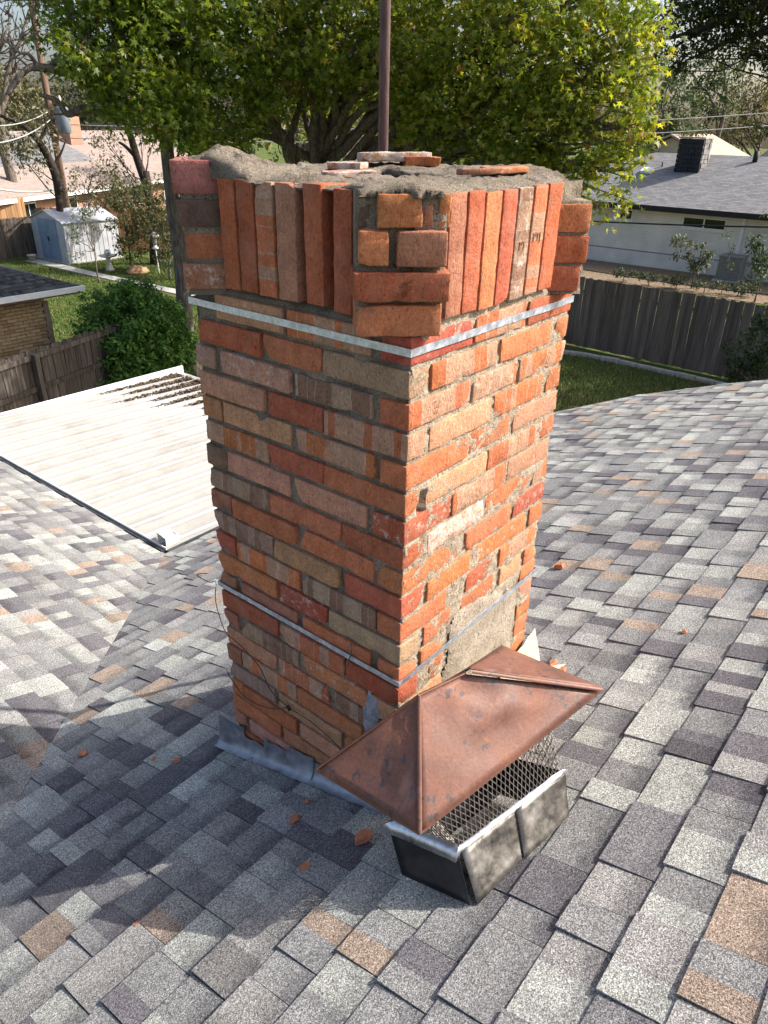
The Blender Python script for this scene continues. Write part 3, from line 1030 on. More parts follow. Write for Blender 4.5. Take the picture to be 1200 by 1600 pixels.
# mortar between the stepped corner blocks
for cn, nn in (((0, 0), (-1, -1)), ((0, W1), (-1, 1)), ((W2, 0), (1, -1)), ((W2, W1), (1, 1))):
    n = Vector((nn[0], nn[1], 0)).normalized(); t = Vector((-n.y, n.x, 0))
    zt = 0.295 if cn != (0, W1) else 0.30
    if cn[0] > 0.5: zt = 0.247
    vs, fs = [], []
    nt, nz = 15, 26
    for j in range(nz + 1):
        z = 0.03 + (zt - 0.03) * j / nz
        for i in range(nt + 5):
            if i < 2:
                tt, oo = -0.084, -0.10 + 0.045 * i
            elif i > nt + 2:
                tt, oo = 0.084, -0.055 - 0.045 * (i - nt - 3)
            else:
                tt, oo = -0.084 + 0.168 * (i - 2) / nt, -0.012
            p = Vector((cn[0], cn[1], z)) + t * (tt - (0.024 if cn == (0, 0) else 0)) + n * oo
            vs.append(p + n * (0.006 * fbm(p * 40)))
    w = nt + 5
    for j in range(nz):
        for i in range(w - 1):
            fs.append((j * w + i, j * w + i + 1, (j + 1) * w + i + 1, (j + 1) * w + i))
    fs.append(tuple(nz * w + i for i in range(w)))
    link('mortar', np_mesh('mortar', [v - cl for v in vs], fs, {'Col': [(0.72, 0.71, 0.69, 1)] * len(vs)}, smooth=True), M['mortar'], chim, cl)

# cement crown on top
def crown_h(x, y):
    p = Vector((x, y, 0))
    h = 0.292 + 0.007 * fbm(p * 9 + Vector((5, 1, 0)), 3) + 0.006 * fbm(p * 34, 3) + 0.0035 * fbm(p * 110, 2)
    st_ = fbm(p * 5.5 + Vector((1, 7, 0)), 2)
    h += 0.006 * (1 if st_ > 0.12 else 0)                 # broken slabs of the old topping
    d = math.hypot((x - 0.05) * 0.9, y - 0.60)
    h += 0.056 * max(0, 1 - d / 0.19) ** 1.0
    h += 0.016 * math.exp(-((x + 0.0) ** 2 + (y + 0.0) ** 2) / 0.012)
    h += 0.014 * max(0, min(1, (x - 0.35) / 0.3))
    ex = max(abs(x - 0.35), abs(y - 0.347)) - 0.30
    if ex > 0:
        h -= ex * 0.10
    return h
step = 0.0125
cv, cf, cid = [], [], {}
def inside(x, y):
    if -0.010 < x < W2 + 0.010 and -0.010 < y < W1 + 0.010:
        if x - y > 0.585 or x + y > 1.28:
            return False
        return not (0.24 < x < 0.46 and 0.24 < y < 0.46)
    for cn, nn in (((0, 0), (-1, -1)), ((0, W1), (-1, 1))):
        n = Vector((nn[0], nn[1])).normalized()
        dx, dy = x - cn[0], y - cn[1]
        tt = dx * -n.y + dy * n.x + (0.024 if cn == (0, 0) else 0)
        if abs(tt) < 0.080 and -0.1 < dx * n.x + dy * n.y < 0.0:
            return True
    return False
gx = [-0.12 + step * i for i in range(int(0.96 / step))]
cells = set((i, j) for i in range(len(gx)) for j in range(len(gx)) if inside(gx[i] + step / 2, gx[j] + step / 2))
def cvid(i, j, low):
    key = (i, j, low)
    if key not in cid:
        x, y = gx[0] + step * i, gx[0] + step * j
        jx, jy = 0.005 * fbm((x * 30, y * 30, 2)), 0.005 * fbm((x * 30, y * 30, 7))
        cid[key] = len(cv)
        zz = crown_h(x, y)
        onb = not all((i + a, j + b) in cells for a in (0, -1) for b in (0, -1))
        if onb and not low:
            zz -= 0.006
        cv.append(Vector((x + jx, y + jy, (0.284 + 0.003 * fbm((x * 40, y * 40, 1))) if low else zz)))
    return cid[key]
for i, j in cells:
    cf.append((cvid(i, j, 0), cvid(i + 1, j, 0), cvid(i + 1, j + 1, 0), cvid(i, j + 1, 0)))
    for (di, dj, a, b) in ((0, -1, (0, 0), (1, 0)), (1, 0, (1, 0), (1, 1)), (0, 1, (1, 1), (0, 1)), (-1, 0, (0, 1), (0, 0))):
        if (i + di, j + dj) not in cells:
            A, B_ = (i + a[0], j + a[1]), (i + b[0], j + b[1])
            cf.append((cvid(*A, 0), cvid(*A, 1), cvid(*B_, 1), cvid(*B_, 0)))
link('cement_crown', np_mesh('cement_crown', [v - cl for v in cv], cf, smooth=True), M['crown'], chim, cl)
fl = MB()
for a, b in (((0.235, 0.235, -0.6), (0.25, 0.465, 0.285)), ((0.45, 0.235, -0.6), (0.465, 0.465, 0.285)), ((0.25, 0.235, -0.6), (0.45, 0.25, 0.285)), ((0.25, 0.45, -0.6), (0.45, 0.465, 0.285)), ((0.25, 0.25, -0.62), (0.45, 0.45, -0.6))):
    fl.box2(a, b)
fl.build('flue', M['panel_black'], chim)
# loose bricks and flakes lying in the cement
for i, (x, y, z, sx, sy, sz, rz, c) in enumerate(((0.56, 0.50, 0.322, 0.19, 0.085, 0.022, -0.72, 'g3'), (0.60, 0.44, 0.312, 0.10, 0.08, 0.026, -0.72, 'o1'), (0.40, 0.52, 0.303, 0.2, 0.085, 0.016, 0.6, 'n3'),
        (0.20, 0.34, 0.2995, 0.12, 0.06, 0.012, -0.7, 'n3'), (0.42, 0.13, 0.309, 0.11, 0.05, 0.012, -0.75, 'n1'), (0.50, 0.115, 0.311, 0.12, 0.06, 0.011, -0.55, 'o2'))):
    brick((x, y, z), (sx, sy, sz), 1700 + i, c, 0, rot=(rngb.uniform(-.05, .05), rngb.uniform(-.05, .05), rz), chips=5, seg=0.018)

# cement patch over the lower right of the sunlit face
pp = [(0.215, -0.80), (0.27, -0.765), (0.36, -0.775), (0.44, -0.80), (0.53, -0.835), (0.60, -0.86), (0.612, -0.95), (0.60, -1.06), (0.62, -1.16), (0.55, -1.22), (0.40, -1.26), (0.22, -1.24), (0.205, -1.10), (0.19, -1.0), (0.22, -0.92)]
def in_poly(x, y, P):
    c = False
    for i in range(len(P)):
        (x1, y1), (x2, y2) = P[i], P[i - 1]
        if (y1 > y) != (y2 > y) and x < (x2 - x1) * (y - y1) / (y2 - y1) + x1:
            c = not c
    return c
def edge_d(x, y, P):
    m = 9
    for i in range(len(P)):
        a, b, p = Vector(P[i]), Vector(P[i - 1]), Vector((x, y))
        t = max(0, min(1, (p - a).dot(b - a) / (b - a).length_squared))
        m = min(m, (p - a - (b - a) * t).length)
    return m
def patch(P, face, th, step, name, mat, inset0=0.004):
    us = [p[0] for p in P]; zs = [p[1] for p in P]
    vs, fs, ids = [], [], {}
    nu, nz = int((max(us) - min(us)) / step) + 2, int((max(zs) - min(zs)) / step) + 2
    for i in range(nu):
        for j in range(nz):
            u, z = min(us) + i * step, min(zs) + j * step
            wob = 0.012 * fbm((u * 30, z * 30, 3))
            if in_poly(u + wob, z + wob, P):
                d = edge_d(u, z, P)
                o = th * min(1, d / 0.03) - inset0 * max(0, 1 - d / 0.012) + 0.0022 * fbm((u * 22, z * 22, 8), 3)
                ids[(i, j)] = len(vs)
                vs.append(Vector((u, -o, z)) if face == 0 else Vector((-o, u, z)))
    for (i, j) in ids:
        if all((i + a, j + b) in ids for a, b in ((1, 0), (1, 1), (0, 1))):
            f = (ids[(i, j)], ids[(i + 1, j)], ids[(i + 1, j + 1)], ids[(i, j + 1)])
            fs.append(f if face == 0 else f[::-1])
    return link(name, np_mesh(name, [v - cl for v in vs], fs, {'Col': [(1.12, 1.12, 1.12, 1)] * len(vs)}, smooth=True), mat, chim, cl)
patch(pp, 0, 0.005, 0.009, 'cement_patch', M['mortar'])['label'] = 'rough tan cement smeared over the lower bricks'
patch([(0.06, -0.95), (0.105, -0.94), (0.12, -1.0), (0.125, -1.07), (0.10, -1.11), (0.07, -1.08), (0.05, -1.02)], 1, 0.006, 0.006, 'sealant', M['sealant'])['label'] = 'blob of grey sealant on the shaded face'

# sheet metal flashing at the foot of the chimney
def flash_left():
    rf = random.Random(9)
    edges = [0.0, 0.11, 0.22, 0.31, 0.42, 0.53, 0.645, 0.77]
    for k, (y0, y1) in enumerate(zip(edges[:-1], edges[1:])):
        y1 += 0.012
        hgt = rf.uniform(0.07, 0.10) + (0.035 if k == 6 else 0)
        off = 0.002 * (k % 2)
        skew = rf.uniform(-0.012, 0.012)
        vs, fs = [], []
        nu, rows = 9, 9
        for i in range(nu + 1):
            y = y0 + (y1 - y0) * i / nu
            ztop = zB((y0 + y1) / 2) - 0.16 * (y - (y0 + y1) / 2) + hgt + skew * (i / nu - 0.5) + 0.006 * fbm((y * 30, k, 3))
            for r in range(rows):
                f = r / (rows - 1)
                if f < 0.85:
                    g_ = f / 0.85
                    p = Vector((-0.006 - off - 0.014 * g_ ** 3, y, ztop + (zB(y) + 0.013 - ztop) * g_))
                else:
                    g_ = (f - 0.85) / 0.15
                    p = Vector((-0.020 - off - 0.022 * g_, y, zB(y) + 0.0135 - 0.001 * g_))
                p.x -= 0.008 * max(0, fbm((y * 26 + k * 3, p.z * 20, 4), 3)) * (0.3 + 0.7 * math.sin(math.pi * f)) + 0.005 * max(0, fbm((y * 60, p.z * 50, 9)))
                vs.append(p)
        for i in range(nu):
            for r in range(rows - 1):
                fs.append((i * rows + r, i * rows + r + 1, (i + 1) * rows + r + 1, (i + 1) * rows + r))
        o = link('flashing', np_mesh('flashing', [v - cl for v in vs], fs, smooth=True), M['lead'], chim, cl)
flash_left()
fr = MB()
def flash_right():
    vs, fs = [], []
    us = np.linspace(0.0, 1.0, 14)
    for i, u in enumerate(us):
        # from the brick face (inner edge) over the corner and out onto the shingles
        x = 0.50 + 0.24 * u
        ztop = zB(0) + 0.13 + 0.09 * u + 0.012 * fbm((u * 6, 1, 1))
        for r in range(8):
            f = r / 7
            if f < 0.55:
                g_ = f / 0.55
                p = Vector((x + 0.05 * g_ * u, -0.016 - 0.02 * g_, ztop + (zB(-0.03) + 0.02 - ztop) * g_))
            else:
                g_ = (f - 0.55) / 0.45
                y = -0.036 - 0.07 * g_
                p = Vector((x + 0.05 * u + 0.05 * g_ * u, y, zB(y) + 0.014))
            p.y -= 0.006 * fbm((u * 8, f * 6, 2))
            vs.append(p)
    for i in range(13):
        for r in range(7):
            fs.append((i * 8 + r, i * 8 + r + 1, (i + 1) * 8 + r + 1, (i + 1) * 8 + r))
    o = link('flashing', np_mesh('flashing', [v - cl for v in vs], fs, smooth=True), M['cream'], chim, cl)
    o['label'] = 'cream coloured flashing peeling off the sunlit corner'
flash_right()
# maker's letters pressed into a few bricks
def letters(txt, loc, right, up, size, col):
    cu = bpy.data.curves.new('letters', 'FONT')
    cu.body = txt; cu.size = size; cu.extrude = 0.0006; cu.align_x = 'CENTER'; cu.align_y = 'CENTER'
    tmp = bpy.data.objects.new('letters_tmp', cu)
    COL.objects.link(tmp)
    dg = bpy.context.evaluated_depsgraph_get()
    me = bpy.data.meshes.new_from_object(tmp.evaluated_get(dg))
    bpy.data.objects.remove(tmp, do_unlink=True)
    r, u = Vector(right).normalized(), Vector(up).normalized()
    n = r.cross(u)
    m3 = Matrix((r, u, n)).transposed()
    me.transform(m3.to_4x4())
    me.materials.clear()
    return link('pressed_letters', me, col, chim, loc)
M['letter'] = simple('pressed_letter', (0.17, 0.045, 0.024), (0.24, 0.07, 0.035), 50, 0.9)
M['letter2'] = simple('pressed_letter_tan', (0.22, 0.10, 0.055), (0.28, 0.14, 0.08), 50, 0.9)
nq = Vector((-q2, -q2, 0)); tq = Vector((q2, -q2, 0))
letters('RR', nq * 0.0152 + tq * -0.012 + Vector((0, 0, 0.128)), (0, 0, 1), -tq, 0.026, M['letter'])
letters('PTJ', (0.447, -0.0136, 0.178), (1, 0, 0), (0, 0, 1), 0.026, M['letter2'])
letters('PT', (0.383, -0.0136, 0.165), (1, 0, 0), (0, 0, 1), 0.026, M['letter2'])
letters('ERI', (0.098, -0.0016, -0.14), (0, 0, 1), (-1, 0, 0), 0.024, M['letter'])

# ------------------------------------------------------------------ steel straps round the shaft
def strap(zc, hgt, label, sag=0.0, off=0.0055):
    pts = []
    o = off
    path = [(-o, -o), (W2 + o, -o), (W2 + o, W1 + o), (-o, W1 + o)]
    vs, fs = [], []
    ring = []
    for a in range(4):
        (x0, y0), (x1, y1) = path[a], path[(a + 1) % 4]
        for i in range(18):
            f = i / 18
            wob = 0.0022 * fbm((a * 3 + f * 5, zc * 7, 1)) * (1 if 0 < i else 0)
            zz = zc + sag * math.sin(math.pi * f) * (1 if a in (0, 3) else 0) + 0.0015 * fbm((a + f * 3, 2, zc))
            ring.append((x0 + (x1 - x0) * f - (wob if a in (3, 1) else 0), y0 + (y1 - y0) * f - (wob if a in (0, 2) else 0), zz))
    n = len(ring)
    cx, cy = W2 / 2, W1 / 2
    for x, y, z in ring:
        dx, dy = (1 if x > cx else -1), (1 if y > cy else -1)
        ix, iy = x - (0.0016 * dx if abs(x - cx) > 0.35 else 0), y - (0.0016 * dy if abs(y - cy) > 0.347 else 0)
        vs += [(x, y, z - hgt / 2), (x, y, z + hgt / 2), (ix, iy, z + hgt / 2), (ix, iy, z - hgt / 2)]
    for i in range(n):
        j = (i + 1) % n
        for k in range(4):
            k2 = (k + 1) % 4
            fs.append((i * 4 + k, j * 4 + k, j * 4 + k2, i * 4 + k2))
    o_ = MB().add(vs, fs).build('metal_strap', M['strap'])
    tag(o_, label, 'strap', 'steel straps round the chimney')
    return o_
strap(0.0, 0.0165, 'bright steel strap round the chimney just below the upright bricks')
strap(-0.853, 0.0150, 'bright steel strap round the chimney near its foot, over the cement patch', 0.0, 0.0075)

# ------------------------------------------------------------------ loose wires
def wire(pts, r, label):
    P = []
    for i in range(len(pts) - 1):
        a = [Vector(pts[max(i - 1, 0)]), Vector(pts[i]), Vector(pts[i + 1]), Vector(pts[min(i + 2, len(pts) - 1)])]
        for k in range(5):
            t = k / 5
            P.append(0.5 * ((2 * a[1]) + (a[2] - a[0]) * t + (2 * a[0] - 5 * a[1] + 4 * a[2] - a[3]) * t * t + (3 * a[1] - a[0] - 3 * a[2] + a[3]) * t ** 3))
    P.append(Vector(pts[-1]))
    return P
wr = MB()
wr.tube(wire([(-0.012, 0.745, -0.835), (-0.02, 0.79, -0.855), (-0.012, 0.74, -0.865), (-0.012, 0.705, -0.85), (-0.016, 0.712, -0.924), (-0.012, 0.686, -1.026), (-0.01, 0.628, -1.047), (-0.012, 0.533, -1.085), (-0.012, 0.482, -1.158), (-0.012, 0.406, -1.178), (-0.012, 0.303, -1.178), (-0.012, 0.2, -1.206), (-0.02, 0.1, -1.25)], 0.0018, ''), 0.0014, 5)
wr.tube(wire([(-0.012, 0.70, -1.19), (-0.012, 0.679, -1.22), (-0.012, 0.611, -1.262), (-0.012, 0.503, -1.24), (-0.013, 0.41, -1.18)], 0.0018, ''), 0.0014, 5)
wr.tube([(-0.014, 0.412, -1.172), (-0.014, 0.398, -1.184)], 0.006, 6)
tag(wr.build('loose_wire', M['wire'], smooth=True), 'thin black wire hanging loose down the shaded face of the chimney', 'wire')
tw = MB().tube(wire([(-0.010, 0.152, -0.80), (-0.016, 0.148, -0.83), (-0.016, 0.158, -0.862), (-0.010, 0.165, -0.885)], 0.002, ''), 0.0022, 5)
tag(tw.build('wire_tie', M['screen'], smooth=True), 'short rusty wire tie twisted over the lower strap', 'wire')

# ------------------------------------------------------------------ antenna mast behind the chimney
mast = thing('antenna_mast', (0.80, 0.735, zB(0.735)), 'slim dark brown mast standing behind the chimney', 'mast')
MB().tube([(0.80, 0.735, zB(0.735) - 0.02), (0.80, 0.735, 1.1), (0.80, 0.735, 2.6)], 0.0158, 14).build('pole', M['mast'], mast, True)
MB().lathe([(0.06, 0), (0.06, 0.006), (0.03, 0.012), (0.022, 0.06)], (0.80, 0.735, zB(0.735) + 0.006)).build('base_collar', M['mast'], mast, True)
for zz in (0.0, -0.85):
    MB().box2((0.70, 0.725, zz - 0.02), (0.79, 0.745, zz + 0.0)).build('wall_bracket', M['mast'], mast)

# ------------------------------------------------------------------ the fallen chimney cap lying on the shingles
cap = thing('chimney_cap', on_roof(0.05, -0.25), 'rusty hipped chimney cap with a wire screen, lying on the shingles against the chimney', 'chimney cap')
E_f, E_r, E_l = on_roof(-0.22, -0.24, 0.22), on_roof(0.385, -0.385, 0.26), on_roof(-0.25, 0.05, 0.33)
E_b = on_roof(0.355, -0.095, 0.37)
R_l, R_r = on_roof(-0.045, -0.097, 0.455), on_roof(0.09, -0.14, 0.445)
def sheet(corners, name, mat, nu=10, nv=10, bend=0.004, th=0.0012, seed=0, curl=None):
    """a bent sheet of metal over a quad a-b-c-d (a-b lower edge, d-c upper edge)"""
    a, b, c, d = [Vector(x) for x in corners]
    nrm = (b - a).cross(d - a).normalized()
    vs, fs = [], []
    for lay in (0, 1):
        for j in range(nv + 1):
            v = j / nv
            for i in range(nu + 1):
                u = i / nu
                p = (a * (1 - u) + b * u) * (1 - v) + (d * (1 - u) + c * u) * v
                w = 4 * u * (1 - u) * 4 * v * (1 - v)
                p = p + nrm * (bend * w * fbm((u * 3 + seed, v * 3, seed), 2) - bend * 0.35 * w)
                if curl:
                    p = p + nrm * curl(u, v)
                vs.append(p - nrm * th * lay)
    w = nu + 1
    N0 = (nu + 1) * (nv + 1)
    for j in range(nv):
        for i in range(nu):
            q = (j * w + i, j * w + i + 1, (j + 1) * w + i + 1, (j + 1) * w + i)
            fs.append(q)
            fs.append(tuple(N0 + k for k in q[::-1]))
    border = [i for i in range(nu)] + [j * w + nu for j in range(nv)] + [nv * w + i for i in range(nu, 0, -1)] + [j * w for j in range(nv, 0, -1)]
    for i in range(len(border)):
        p, q = border[i], border[(i + 1) % len(border)]
        fs.append((p, N0 + p, N0 + q, q))
    m = MB()
    m.v, m.f = vs, fs
    return m.build(name, mat, cap, True)
lid = bpy.data.objects.new('lid', None)
COL.objects.link(lid); lid.parent = cap; WLOC[lid.name] = WLOC[cap.name].copy()
lid.empty_display_size = 0.05
def lid_part(o):
    o.parent = lid
    return o
Rm_l = R_l + Vector((0.004, -0.002, 0))
lid_part(sheet((E_l, E_f, R_l, R_l + Vector((0, 0.001, 0))), 'lid_panel', M['rust'], 14, 14, 0.008, seed=1))
lid_part(sheet((E_f, E_r, R_r, R_l), 'lid_panel', M['rust'], 20, 14, 0.014, seed=4, curl=lambda u, v: -0.012 * max(0, v - 0.75) * 4 * max(0, u - 0.5)))
lid_part(sheet((E_r, E_b, R_r + Vector((0.012, 0.0, 0.01)), R_r + Vector((0.004, -0.012, 0.008))), 'lid_panel', M['rust'], 10, 10, 0.006, seed=7, curl=lambda u, v: 0.010 * (1 - u)))
lid_part(sheet((E_b, E_l, R_l, R_r + Vector((0.012, 0.004, 0.010))), 'lid_panel', M['rust'], 16, 10, 0.008, seed=9))
# folded seams on the hips and ridge, hem on the eaves
def seam(p, q, w, h):
    d = (q - p).normalized()
    up = Vector((0, 0.2, 1)).normalized()
    s_ = d.cross(up).normalized()
    u_ = s_.cross(d)
    pts = []
    m = MB()
    n = 8
    for i in range(n + 1):
        c = p + (q - p) * (i / n) + u_ * 0.002
        pts.append([c - s_ * w, c - s_ * w + u_ * h * 0.7, c + u_ * h, c + s_ * w + u_ * h * 0.7, c + s_ * w])
    for r in pts:
        m.v += r
    for i in range(n):
        for k in range(4):
            m.f.append((i * 5 + k, i * 5 + k + 1, (i + 1) * 5 + k + 1, (i + 1) * 5 + k))
    return m
for p, q, w, h in ((E_f, R_l, 0.006, 0.0025), (E_l, R_l, 0.004, 0.0015), (R_l, R_r, 0.004, 0.002), (E_r, R_r + Vector((0.006, -0.008, 0.006)), 0.010, 0.008)):
    lid_part(seam(p, q, w, h).build('seam', M['rust'], cap, True))
for p, q in ((E_l, E_f), (E_f, E_r), (E_r, E_b), (E_b, E_l)):
    d = (q - p).normalized()
    s_ = d.cross(Vector((0, 0, 1))).normalized()
    m = MB().add([p, q, q + Vector((0, 0, -0.008)) + s_ * 0.001, p + Vector((0, 0, -0.008)) + s_ * 0.001, p - s_ * 0.003, q - s_ * 0.003, q + Vector((0, 0, -0.008)) - s_ * 0.003, p + Vector((0, 0, -0.008)) - s_ * 0.003],
                 [(0, 1, 2, 3), (4, 7, 6, 5), (0, 4, 5, 1), (3, 2, 6, 7), (0, 3, 7, 4), (1, 5, 6, 2)])
    lid_part(m.build('hem', M['rust'], cap))
# skirt: four flared panels on the roof
bA, bB, bC = on_roof(-0.185, -0.37, 0.012), on_roof(0.16, -0.44, 0.02), on_roof(-0.19, -0.175, 0.014)
bD = bB + bC - bA
rA, rB, rC = on_roof(-0.155, -0.305, 0.128), on_roof(0.20, -0.395, 0.128), on_roof(-0.155, -0.098, 0.128)
rD = rB + rC - rA
mid_b, mid_r = bA.lerp(bB, 0.5), rA.lerp(rB, 0.5)
oA = Vector((0.012, -0.012, 0))
sheet((bA + oA, mid_b + Vector((-0.001, 0, 0)), mid_r + Vector((-0.001, 0, 0)), rA + oA * 0.6), 'skirt_panel', M['panel_grey'], 8, 8, 0.005, seed=12)['label'] = 'stained grey half of the front skirt'
sheet((mid_b + Vector((0.002, -0.006, 0.0)), bB, rB, mid_r + Vector((0.002, -0.005, 0))), 'skirt_panel', M['panel_grey'], 8, 8, 0.006, seed=14)
sheet((bC, bA, rA, rC), 'skirt_panel', M['panel_black'], 8, 8, 0.010, seed=16)['label'] = 'glossy black end of the skirt'
sheet((bB, bD, rD, rB), 'skirt_panel', M['panel_black'], 6, 6, 0.006, seed=18)
sheet((bD, bC, rC, rD), 'skirt_panel', M['panel_black'], 8, 6, 0.006, seed=20)
# bright rim folded over the top of the skirt
rim_in = [p + (((rA + rD) / 2) - p).normalized() * 0.016 + Vector((0, 0, 0.006)) for p in (rA, rB, rD, rC)]
rim_out = [p + (p - ((rA + rD) / 2)).normalized() * 0.006 + Vector((0, 0, 0.003)) for p in (rA, rB, rD, rC)]
for i in range(4):
    j = (i + 1) % 4
    m = MB()
    n = 10
    for k in range(n + 1):
        f = k / n
        o_, i_ = rim_out[i].lerp(rim_out[j], f), rim_in[i].lerp(rim_in[j], f)
        wv = Vector((0, 0, 0.004 * fbm((f * 6, i * 3.1, 1))))
        dn = Vector((0, 0, -0.024)) + (o_ - i_) * 0.35
        m.v += [i_ + wv, o_ + wv, o_ + wv + dn, i_ + wv + Vector((0, 0, -0.012))]
    for k in range(n):
        for l in range(3):
            m.f.append((k * 4 + l, k * 4 + l + 1, (k + 1) * 4 + l + 1, (k + 1) * 4 + l))
    m.build('rim', M['bright'], cap, True)
# expanded metal screen between rim and lid
tops = [on_roof(-0.165, -0.245, 0.232), on_roof(0.205, -0.335, 0.25), on_roof(0.20, -0.145, 0.335), on_roof(-0.165, -0.06, 0.30)]
def screen(b0, b1, t0, t1):
    m = MB()
    L = (b1 - b0).length
    H = ((t0 - b0).length + (t1 - b1).length) / 2
    dw, dh = 0.0135, 0.030
    nd = int(L / dw) + 2
    nn = (b1 - b0).cross(t0 - b0).normalized()
    def P(u, v):
        u = max(0, min(L, u)) / L
        v = max(0, min(H, v)) / H
        return b0.lerp(b1, u).lerp(t0.lerp(t1, u), v)
    rows = int(H / (dh / 2)) + 1
    for r in range(rows):
        for i in range(-1, nd + 1):
            u0 = (i + (0.5 if r % 2 else 0)) * dw
            for s in (-0.5, 0.5):
                a, b = (u0, r * dh / 2), (u0 + s * dw, (r + 1) * dh / 2)
                if max(a[0], b[0]) > L or min(a[0], b[0]) < 0 or b[1] > H + 0.01:
                    continue
                p, q = P(*a), P(*b)
                if (q - p).length < 0.003:
                    continue
                d = (q - p).normalized()
                sd = d.cross(nn) * 0.0010
                m.add([p - sd - nn * .0006, p + sd - nn * .0006, p + sd + nn * .0006, p - sd + nn * .0006, q - sd - nn * .0006, q + sd - nn * .0006, q + sd + nn * .0006, q - sd + nn * .0006],
                      [(0, 1, 5, 4), (1, 2, 6, 5), (2, 3, 7, 6), (3, 0, 4, 7)])
    o = m.build('wire_screen', M['screen'], cap)
    return o
for i in range(4):
    j = (i + 1) % 4
    screen(rim_in[i], rim_in[j], tops[i], tops[j])
crumb = MB()
rg = random.Random(3)
cm = Vector(on_roof(-0.14, -0.10, 0.10))

# ------------------------------------------------------------------ brick chips scattered over the shingles
chips = [(-0.30, 1.26, 0.026, 'brick chip lying alone up on the shingles near the valley, left of the chimney'),
         (-0.19, 0.94, 0.014, 'tiny brick crumb nearest the lead flashing, left one of a close pair'),
         (-0.165, 0.84, 0.020, 'flat brick crumb by the lead flashing, right one of a close pair'),
         (-0.10, 0.25, 0.014, 'small orange brick crumb just above a larger chip, left of the rusty cap'),
         (-0.17, 0.23, 0.026, 'orange brick chip in the shade left of the rusty cap, below a smaller crumb'),
         (-0.135, 0.0, 0.032, 'angular orange brick chip closest to the black end of the cap skirt'),
         (-0.29, 0.07, 0.020, 'triangular brick chip lowest of those left of the rusty cap'),
         (-0.64, 0.33, 0.012, 'tiny brick crumb at the edge of the shade in the lower left'),
         (1.61, 0.29, 0.040, 'pale orange brick chip on the sunlit shingles right of the chimney'),
         (0.80, -0.115, 0.026, 'brick chip on a shingle just right of the cream flashing'),
         (1.17, -0.39, 0.016, 'small orange crumb on the sunlit shingles right of the cream flashing'),
         (0.83, -0.065, 0.030, 'broken brick piece heaped on the cream flashing, right one'),
         (0.79, -0.05, 0.032, 'broken brick piece heaped on the cream flashing, middle one'),
         (0.76, -0.07, 0.026, 'broken brick piece heaped on the cream flashing, left one')]
rc = random.Random(77)
for x, y, s, lab in chips:
    n = rc.choice((4, 5, 5, 6))
    a0 = rc.uniform(0, 6)
    poly = [Vector((math.cos(a0 + 6.283 * i / n) * s * rc.uniform(0.6, 1.15), math.sin(a0 + 6.283 * i / n) * s * rc.uniform(0.4, 0.8), 0)) for i in range(n)]
    hgt = s * rc.uniform(0.28, 0.5)
    tl = Matrix.Rotation(-math.atan(S) + rc.uniform(-.1, .1), 3, 'X')
    top = [p * rc.uniform(0.6, 0.85) + Vector((0, 0, hgt * rc.uniform(0.7, 1.1))) for p in poly]
    base = on_roof(x, y, 0.011)
    m = MB().add([tl @ p + base for p in poly + top], [tuple(range(n))[::-1], tuple(range(n, 2 * n))] + [(i, (i + 1) % n, n + (i + 1) % n, n + i) for i in range(n)])
    tag(m.build('brick_chip', M['chip'], origin=base), lab, 'brick chip', 'brick chips fallen on the roof')

# ------------------------------------------------------------------ patio cover of white metal pans
PX0, PX1, PY0, PY1 = XE + 0.048, 4.16, YE + 0.045, 6.82
def zP(x):
    return -2.368 - 0.04 * (x - 1.35)
pc = thing('patio_cover', (2.8, 5.0, GZ), 'white ribbed metal patio cover with dead leaves along its far edge', 'patio cover')
npan = 18
pw = (PY1 - PY0) / npan
prof = [(0.0, 0.0), (0.006, 0.030), (0.024, 0.032), (0.036, 0.004), (pw * 0.46, 0.0), (pw * 0.52, 0.014), (pw * 0.58, 0.014), (pw * 0.64, 0.0), (pw, 0.0)]
for i in range(npan):
    y0 = PY0 + i * pw
    m = MB()
    for x in (PX0, PX1):
        m.v += [Vector((x, y0 + a, zP(x) + b)) for a, b in prof] + [Vector((x, y0 + a, zP(x) + b - 0.004)) for a, b in prof]
    n = len(prof)
    for k in range(n - 1):
        m.f += [(k, k + 1, 2 * n + k + 1, 2 * n + k), (n + k, 3 * n + k, 3 * n + k + 1, n + k + 1)]
    m.f += [(k + 1, k, n + k, n + k + 1) for k in range(n - 1)] + [(2 * n + k, 2 * n + k + 1, 3 * n + k + 1, 3 * n + k) for k in range(n - 1)]
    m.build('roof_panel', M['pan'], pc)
MB().box2((PX0, PY1 + 0.002, zP(2.8) - 0.14), (PX1 + 0.10, PY1 + 0.03, zP(2.8) + 0.045)).build('edge_trim', M['white_paint'], pc)
MB().box2((PX0 - 0.006, PY0, zP(PX0) - 0.012), (PX0 - 0.001, PY1, zP(PX0) + 0.033)).build('edge_trim', M['white_paint'], pc)
gt = MB()
gp = [(0.0, 0.0), (0.0, -0.10), (0.09, -0.10), (0.10, 0.012), (0.094, 0.012), (0.085, -0.094), (0.006, -0.094), (0.006, 0.0)]
for y in (PY0, PY1):
    gt.v += [Vector((PX1 + 0.004 + a, y, zP(PX1) + b - 0.006)) for a, b in gp]
gt.f += [(k, (k + 1) % 8, 8 + (k + 1) % 8, 8 + k) for k in range(8)] + [tuple(range(8))[::-1], tuple(range(8, 16))]
gt.build('gutter', M['white_paint'], pc)
for y in (PY0 + 0.2, (PY0 + PY1) / 2, PY1 - 0.2):
    MB().box2((PX1 - 0.16, y - 0.04, GZ), (PX1 - 0.08, y + 0.04, zP(PX1) - 0.02)).build('post', M['white_paint'], pc)
